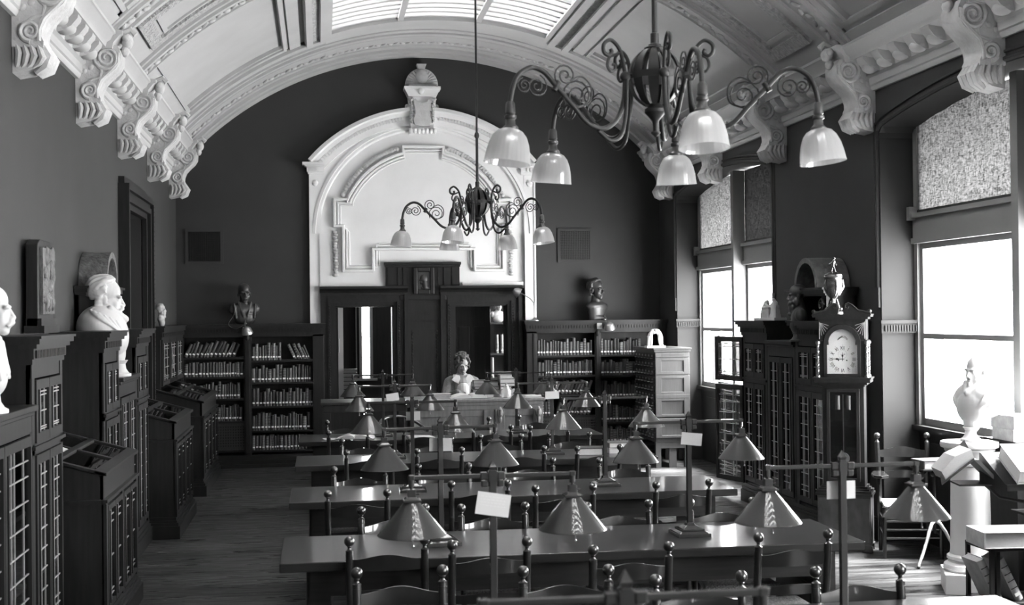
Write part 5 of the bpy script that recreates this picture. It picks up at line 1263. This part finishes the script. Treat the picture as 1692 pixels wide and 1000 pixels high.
# ------------------------------------------------------------------ centre of the door-case: carved panel, relief, pediment
o = T('carved_wall_tablet', 'dark carved wood panel with lettering between the two back doors', 'panel', (1.491, YB-.001, 0))
P('board', MB().box(-.235, .235, -.06, 0, 0, 2.3), 'dark', o)
f = MB(); f.box(-.235, -.19, -.075, -.05, .2, 2.24); f.box(.19, .235, -.075, -.05, .2, 2.24); f.box(-.19, .19, -.075, -.05, 1.87, 1.9); f.box(-.19, .19, -.075, -.05, 2.2, 2.24)
for q in (-1, 1):
    for i in range(34): f.ball((q*.175, -.065, .3+i*.047), (.012, .012, .018), 6, 4)
P('carved_border', f, 'case', o); P('title_plate', MB().box(-.19, .19, -.07, -.055, 1.9, 2.2), 'dark', o)
letters('TESELLS', .075, 'case', o, (0, -.072, 2.11), (rad(90), 0, 0), 'carved_lettering', .003); letters('SPANSAS', .075, 'case', o, (0, -.072, 1.99), (rad(90), 0, 0), 'carved_lettering', .003)
o = T('wood_pediment', 'dark wooden overdoor with cornice above the two back doors', 'overdoor', (1.475, YB, 0))
P('board', MB().box(-.53, .53, -.08, 0, 2.3, 2.78), 'dark', o); k = MB(); k.box(-.55, .55, -.12, 0, 2.8, 2.84); k.box(-.54, .54, -.1, 0, 2.77, 2.8); k.box(-.33, .33, -.1, 0, 2.3, 2.36); P('cornice', k, 'dark', o, bevel=.004)
for x in (-.5, -.36, -.28, .22, .3, .42): P('stile', MB().box(x, x+.05, -.095, -.08, 2.42, 2.76), 'case', o)
o = T('relief_portrait', 'small framed bronze relief portrait of a head in profile above the back doors', 'plaque', (1.485, YB-.082, 2.38))
f = MB(); f.prism([(-.15, 0), (.15, 0), (.15, .38), (-.15, .38)], 'y', -.02, 0); 
for a, b2, c_, d_ in ((-.15, -.09, 0, .38), (.09, .15, 0, .38), (-.09, .09, 0, .06), (-.09, .09, .32, .38)): f.box(a, b2, -.05, -.02, c_, d_)
P('frame', f, 'dark', o, bevel=.012); c = MB(); c.ball((0, -.02, .22), (.05, .025, .06), 14, 10); c.ball((-.045, -.022, .2), (.012, .015, .014)); c.ball((-.03, -.022, .165), (.02, .018, .02)); caps(c, (.01, -.02, .18), (.02, -.02, .1), .03, .035); c.ball((.02, -.02, .09), (.06, .02, .03)); c.box(-.085, .085, -.022, -.01, .065, .315)
blob('relief', c, 'bronze', o, .005, 1)
# finial cartouche over the arch: shield, cap and scallop crest
o = T('carved_cartouche', 'white carved shield cartouche with scalloped crest atop the white arch', 'ornament', (1.485, YB, 0))
c = MB(); c.prism([(-.165, 4.73), (.165, 4.73), (.2, 5.2), (-.2, 5.2)], 'y', -.16, 0); c.prism([(-.19, 4.68), (.19, 4.68), (.17, 4.75), (-.17, 4.75)], 'y', -.2, 0)
for i in range(7): c.ball((-.17+.057*i, -.19, 4.71), (.032, .03, .045), 8, 6)
P('block', c, 'plaster', o, bevel=.006)
c = MB(); sh = [(-.13, 5.14), (-.1, 5.17), (-.06, 5.12), (0, 5.11), (.06, 5.12), (.1, 5.17), (.13, 5.14), (.105, 5.03), (.1, 4.94), (.13, 4.86), (.1, 4.79), (0, 4.77), (-.1, 4.79), (-.13, 4.86), (-.1, 4.94), (-.105, 5.03)]
c.prism(sh, 'y', -.21, -.15)
for q in (-1, 1):
    for i in range(9): c.ball((q*.155, -.17, 4.84+.033*i), (.025, .03, .02), 8, 6)
    c.ball((q*.21, -.1, 5.07), .035, 8, 6); c.tube([(q*.19, -.17, 5.17), (q*.16, -.2, 5.14), (q*.13, -.19, 5.17)], .022, 6)
P('shield', c, 'ornament', o, 40)
c = MB(); c.box(-.26, .26, -.24, 0, 5.3, 5.34); c.prism([(-.2, 5.2), (.2, 5.2), (.25, 5.3), (-.25, 5.3)], 'y', -.22, 0); c.ball((-.02, -.23, 5.27), (.05, .03, .05)); P('cap', c, 'plaster', o)
c = MB(); c.box(-.19, .19, -.16, 0, 5.34, 5.38); c.prism([(.235*cos(pi*i/20)*(1.0), 5.38+.24*sin(pi*i/20)) for i in range(21)], 'y', -.1, 0)
for i in range(15):
    a = rad(8+164*i/14); c.tube([(.04*cos(a), -.12, 5.4+.04*sin(a)), (.22*cos(a), -.1, 5.38+.225*sin(a))], [.01, .02], 6)
c.ball((0, -.12, 5.5), (.09, .05, .11), 14, 10); c.prism([(-.04, 5.59), (.04, 5.59), (.07, 5.68), (-.07, 5.68)], 'y', -.13, 0)
P('scallop_crest', c, 'ornament', o, 40)
# ------------------------------------------------------------------ room beyond: shelf unit, bust, books, stack
o = T('back_room_shelf', 'narrow lit shelf unit seen through the right back door', 'shelf', (2.62, 20.9, 0), 0)
for z in (.55, 1.05, 1.45, 1.95): P('shelf', MB().box(0, .7, 0, .35, z-.03, z), 'oak', o)
P('side_post', MB().box(-.04, 0, 0, .35, 0, 1.98), 'oak', o); P('side_post', MB().box(.7, .74, 0, .35, 0, 1.98), 'oak', o); P('back_board', MB().box(0, .7, .33, .35, 0, 1.95), 'desk', o)
bust('portrait_bust', 'white bust on top of the lit shelf beyond the right back door', (2.9, 21.05, 1.95), rad(20), 'marble', .6, 'tunic', hk=dict(), base=False)
for i, (x, z, h_) in enumerate(((2.68, 1.95, .2), (2.73, 1.95, .22), (2.70, 1.05, .34), (2.78, 1.05, .33), (2.86, 1.45, .3), (2.94, 1.45, .3))):
    tag(P('book', bookmesh(.045, h_, .2, 'leather', 2, i), None, loc=(x, 20.93, z)), 'pale upright book on the lit shelf beyond the right back door', 'book', 'pale books on the back room shelf')
z = .55
for i in range(7):
    bookmodel('%s book up in the pale pile on the back room shelf' % ordw[i], (2.66, 20.93, z), rad(rr.uniform(-5, 5)), .26, .2, .05, 'leather', group='pale pile in the back room'); z += .05
o = T('inner_door', 'dark panelled inner door standing open beyond the right back doorway', 'door', (1.98, 19.3, 0), rad(-4)); P('door_leaf', MB().box(0, .55, 0, .04, .02, 2.2), 'case', o); f = MB()
for a, b2, c_, d_ in ((.08, .24, .2, 1.9), (.31, .47, .2, 1.9)): f.box(a, b2, -.012, 0, c_, d_)
P('raised_panel', f, 'dark', o, bevel=.004)
o = T('inner_door', 'dark inner door folded back beyond the left back doorway', 'door', (.27, 19.0, 0), rad(82)); P('door_leaf', MB().box(0, .6, 0, .04, .02, 2.2), 'case', o); P('hinge', MB().box(-.005, .03, -.012, .0, 1.55, 1.75), 'brass', o)
z = .0
o = T('side_table', 'small side table beyond the left back door', 'table', (.3, 19.6, 0)); P('tabletop', MB().box(0, .3, 0, .4, .82, .86), 'case', o)
for x in (0, .26):
    for y in (0, .36): P('leg', MB().box(x, x+.04, y, y+.04, 0, .82), 'case', o)
z = .86
for i in range(7): bookmodel('%s dark volume up in the pile beyond the left back door' % ordw[i], (.32, 19.65, z), 0, .24, .2, .06, 'cover2', group='dark pile beyond the left back door'); z += .06
# ================================================================== window corner: arm chair, reading stand, book stands
o = T('writing_chair', 'ladder back chair with a flat arm tablet, beside the clock under the window', 'chair', (4.98, 10.62, 0), rad(165))
def simplechair(o, mt='chair'):
    for s_ in (-1, 1):
        p = MB(); p.tube([(s_*.2, .01, 0), (s_*.2, .0, .4), (s_*.205, -.03, .7), (s_*.21, -.055, .93)], [.017, .02, .021, .021], 12); p.lathe([(.021, 0), (.012, .012), (.009, .022), (.013, .028)], (s_*.21, -.055, .93), 12); p.ball((s_*.21, -.057, .985), .028, 14, 10); P('back_post', p, mt, o, 50)
        P('front_leg', MB().tube([(s_*.23, .4, 0), (s_*.23, .4, .43)], [.015, .02], 10), mt, o, 50)
    for z, h_, bow, nm in ((.8, .06, .03, 'crest_rail'), (.62, .05, .015, 'back_slat')):
        s = MB(); n = 14; vs = []; fs = []
        for i in range(n+1):
            t = i/n*2-1; x = .195*t; y = -.04-.03*(1-t*t); c_ = bow*(.5+.5*cos(pi*t)); vs += [(x, y-.006, z), (x, y+.006, z), (x, y, z+h_+c_), (x, y-.012, z+h_+c_)]
        for i in range(n): a = i*4; fs += [(a+j, a+(j+1) % 4, a+4+(j+1) % 4, a+4+j) for j in range(4)]
        fs += [(3, 2, 1, 0), (n*4, n*4+1, n*4+2, n*4+3)]; P(nm, s.add(vs, fs), mt, o, 40)
    P('seat', MB().prism([(-.2, 0), (.2, 0), (.235, .41), (-.235, .41)], 'z', .415, .45), 'rush', o, bevel=.015)
    st = MB()
    for z in (.17, .24, .31): st.tube([(-.23, .4, z), (.23, .4, z)], .011, 8)
    for s_ in (-1, 1): st.tube([(s_*.2, .0, .2), (s_*.23, .4, .2)], .01, 8); st.tube([(s_*.2, .0, .33), (s_*.23, .4, .33)], .01, 8)
    P('stretchers', st, mt, o, 50)
simplechair(o)
tb = MB(); tb.prism([(.17, -.02), (.25, -.02), (.29, .12), (.3, .3), (.24, .36), (.17, .3)], 'z', .66, .685); P('arm_tablet', tb, 'chair', o, bevel=.008); P('tablet_post', MB().tube([(.24, .2, .44), (.24, .2, .66)], .016, 8), 'chair', o)
o = T('reading_stand', 'adjustable iron reading stand with white curved feet, holding an open book', 'book stand', (4.93, 9.95, 0), 0)
P('post', MB().tube([(0, 0, .26), (0, 0, .78)], .012, 8).lathe([(.02, .72), (.028, .73), (.028, .76), (.02, .77)], n=10).tube([(-.14, -.02, .77), (.12, .02, .77)], .012, 8).tube([(-.1, -.02, .75), (-.1, -.02, .79)], .02, 8), 'iron', o, 50)
for a in (rad(-150), rad(-30), rad(90)):
    lg = MB(); lg.tube([(r_*cos(a), r_*sin(a), z) for r_, z in ((.0, .36), (.04, .34), (.08, .28), (.12, .2), (.17, .11), (.22, .04), (.23, .012))], [.014, .014, .013, .012, .012, .011, .012], 8); l_ = P('curved_foot', lg, 'leather', o, 50); P('caster', MB().ball((.23*cos(a), .23*sin(a), .012), .014, 8, 6), 'iron', l_)
P('book_rest', MB().box(-.15, .13, -.12, .12, .78, .79), 'case', o)
bookmodel('thick pale open-topped book lying on the iron reading stand', (4.80, 9.85, .79), rad(5), .26, .2, .07, 'cover')
# low stand with big books in the right foreground
o = T('book_stand', 'low dark two shelf book stand at the right edge, by the column', 'book stand', (4.27, 7.85, 0), 0)
for z, t in ((.17, .03), (.53, .025)): P('shelf', MB().box(0, .75, 0, .34, z-t, z), 'case', o, bevel=.003)
for x, y in ((.0, .0), (.05, .02), (.7, 0), (.0, .31), (.7, .31)): P('upright', MB().box(x, x+.025, y, y+.025, 0, .53), 'case', o)
bookmodel('large thick dictionary lying open-edged on the low book stand', (4.22, 7.83, .53), rad(-6), .41, .3, .105, 'leather')
lean_ = 'books leaning on the lower shelf of the book stand'
for i, x in enumerate((4.36, 4.50)):
    q = P('book', bookmesh(.055, .3, .22, 'leather', 4, 2), None, loc=(x, 7.9, .175), rot=(0, rad(-26), 0)); tag(q, ('left', 'right')[i]+' pale book leaning on the lower shelf of the book stand', 'book', lean_)
# dictionary holders behind it
o = T('dictionary_holder', 'iron pedestal book holder with sloping rest at the right edge', 'book stand', (4.78, 8.25, 0), 0)
P('post', MB().tube([(0, 0, .05), (0, 0, .9)], .014, 10).lathe([(.02, .84), (.035, .88), (.035, .9), (.02, .9)], n=12), 'steel', o, 50); P('foot', MB().lathe([(.2, 0), (.2, .02), (.05, .05), (.02, .08)], n=20), 'iron', o, 40)
P('sloping_rest', MB().prism([(-.17, .86), (.2, .86), (.2, 1.08), (.18, 1.08), (-.15, .9), (-.17, .9)], 'x', -.26, .24), 'case', o); P('side_flap', MB().box(-.02, .24, -.0, .22, .66, .675), 'case', o)
bk = T('book', 'large thick closed dictionary lying on the sloping holder, pale cover up', 'book', (4.58, 8.06, .905), 0); bk.rotation_euler = (rad(27), 0, rad(-4))
P('cover', MB().box(0, .42, 0, .34, 0, .008).box(0, .42, 0, .34, .095, .103), 'leather', bk, bevel=.003); P('pages', MB().box(.01, .405, .012, .33, .008, .095), 'pages', bk)
o = T('open_book', 'open book with raised covers, propped beside the sloping holder before the column', 'book', (4.30, 8.3, .88), rad(-12))
c = MB()
c.add([(-.12, 0, 0), (.1, -.0, .17), (.12, .3, .27), (-.06, .3, .1), (-.125, 0, .008), (.095, 0, .178), (.115, .3, .278), (-.065, .3, .108)], [(0, 1, 2, 3), (7, 6, 5, 4), (0, 4, 5, 1), (1, 5, 6, 2), (2, 6, 7, 3), (3, 7, 4, 0)]); P('left_cover', c, 'cover2', o)
c = MB(); c.prism([(.095, .17), (.13, .17), (.27, .02), (.26, 0)], 'y', 0, .3); P('right_cover', c, 'cover', o)
c = MB(); c.prism([(-.09, .03), (.1, .18), (.08, .24), (-.03, .19), (-.12, .09)], 'y', .012, .29); P('page_block', c, 'pages', o)
P('prop', MB().box(.0, .26, .02, .26, -.012, .0).tube([(.2, .12, -.012), (.3, .12, -.1), (.44, .02, -.12)], .012, 6), 'iron', o)
# cabinet with a stack at the far right edge
o = T('low_cabinet', 'low dark cabinet at the right edge carrying two big books', 'cabinet', (4.99, 8.78, 0), 0)
P('body', MB().box(0, .42, 0, .4, 0, 1.08), 'case', o); P('top', MB().box(-.03, .45, -.03, .43, 1.08, 1.11), 'case', o, bevel=.004)
bookmodel('lower of two big pale volumes on the cabinet at the right edge', (4.97, 8.78, 1.11), 0, .36, .3, .085, 'leather'); bookmodel('upper of two big pale volumes on the cabinet at the right edge', (4.98, 8.79, 1.195), rad(3), .36, .3, .1, 'leather')
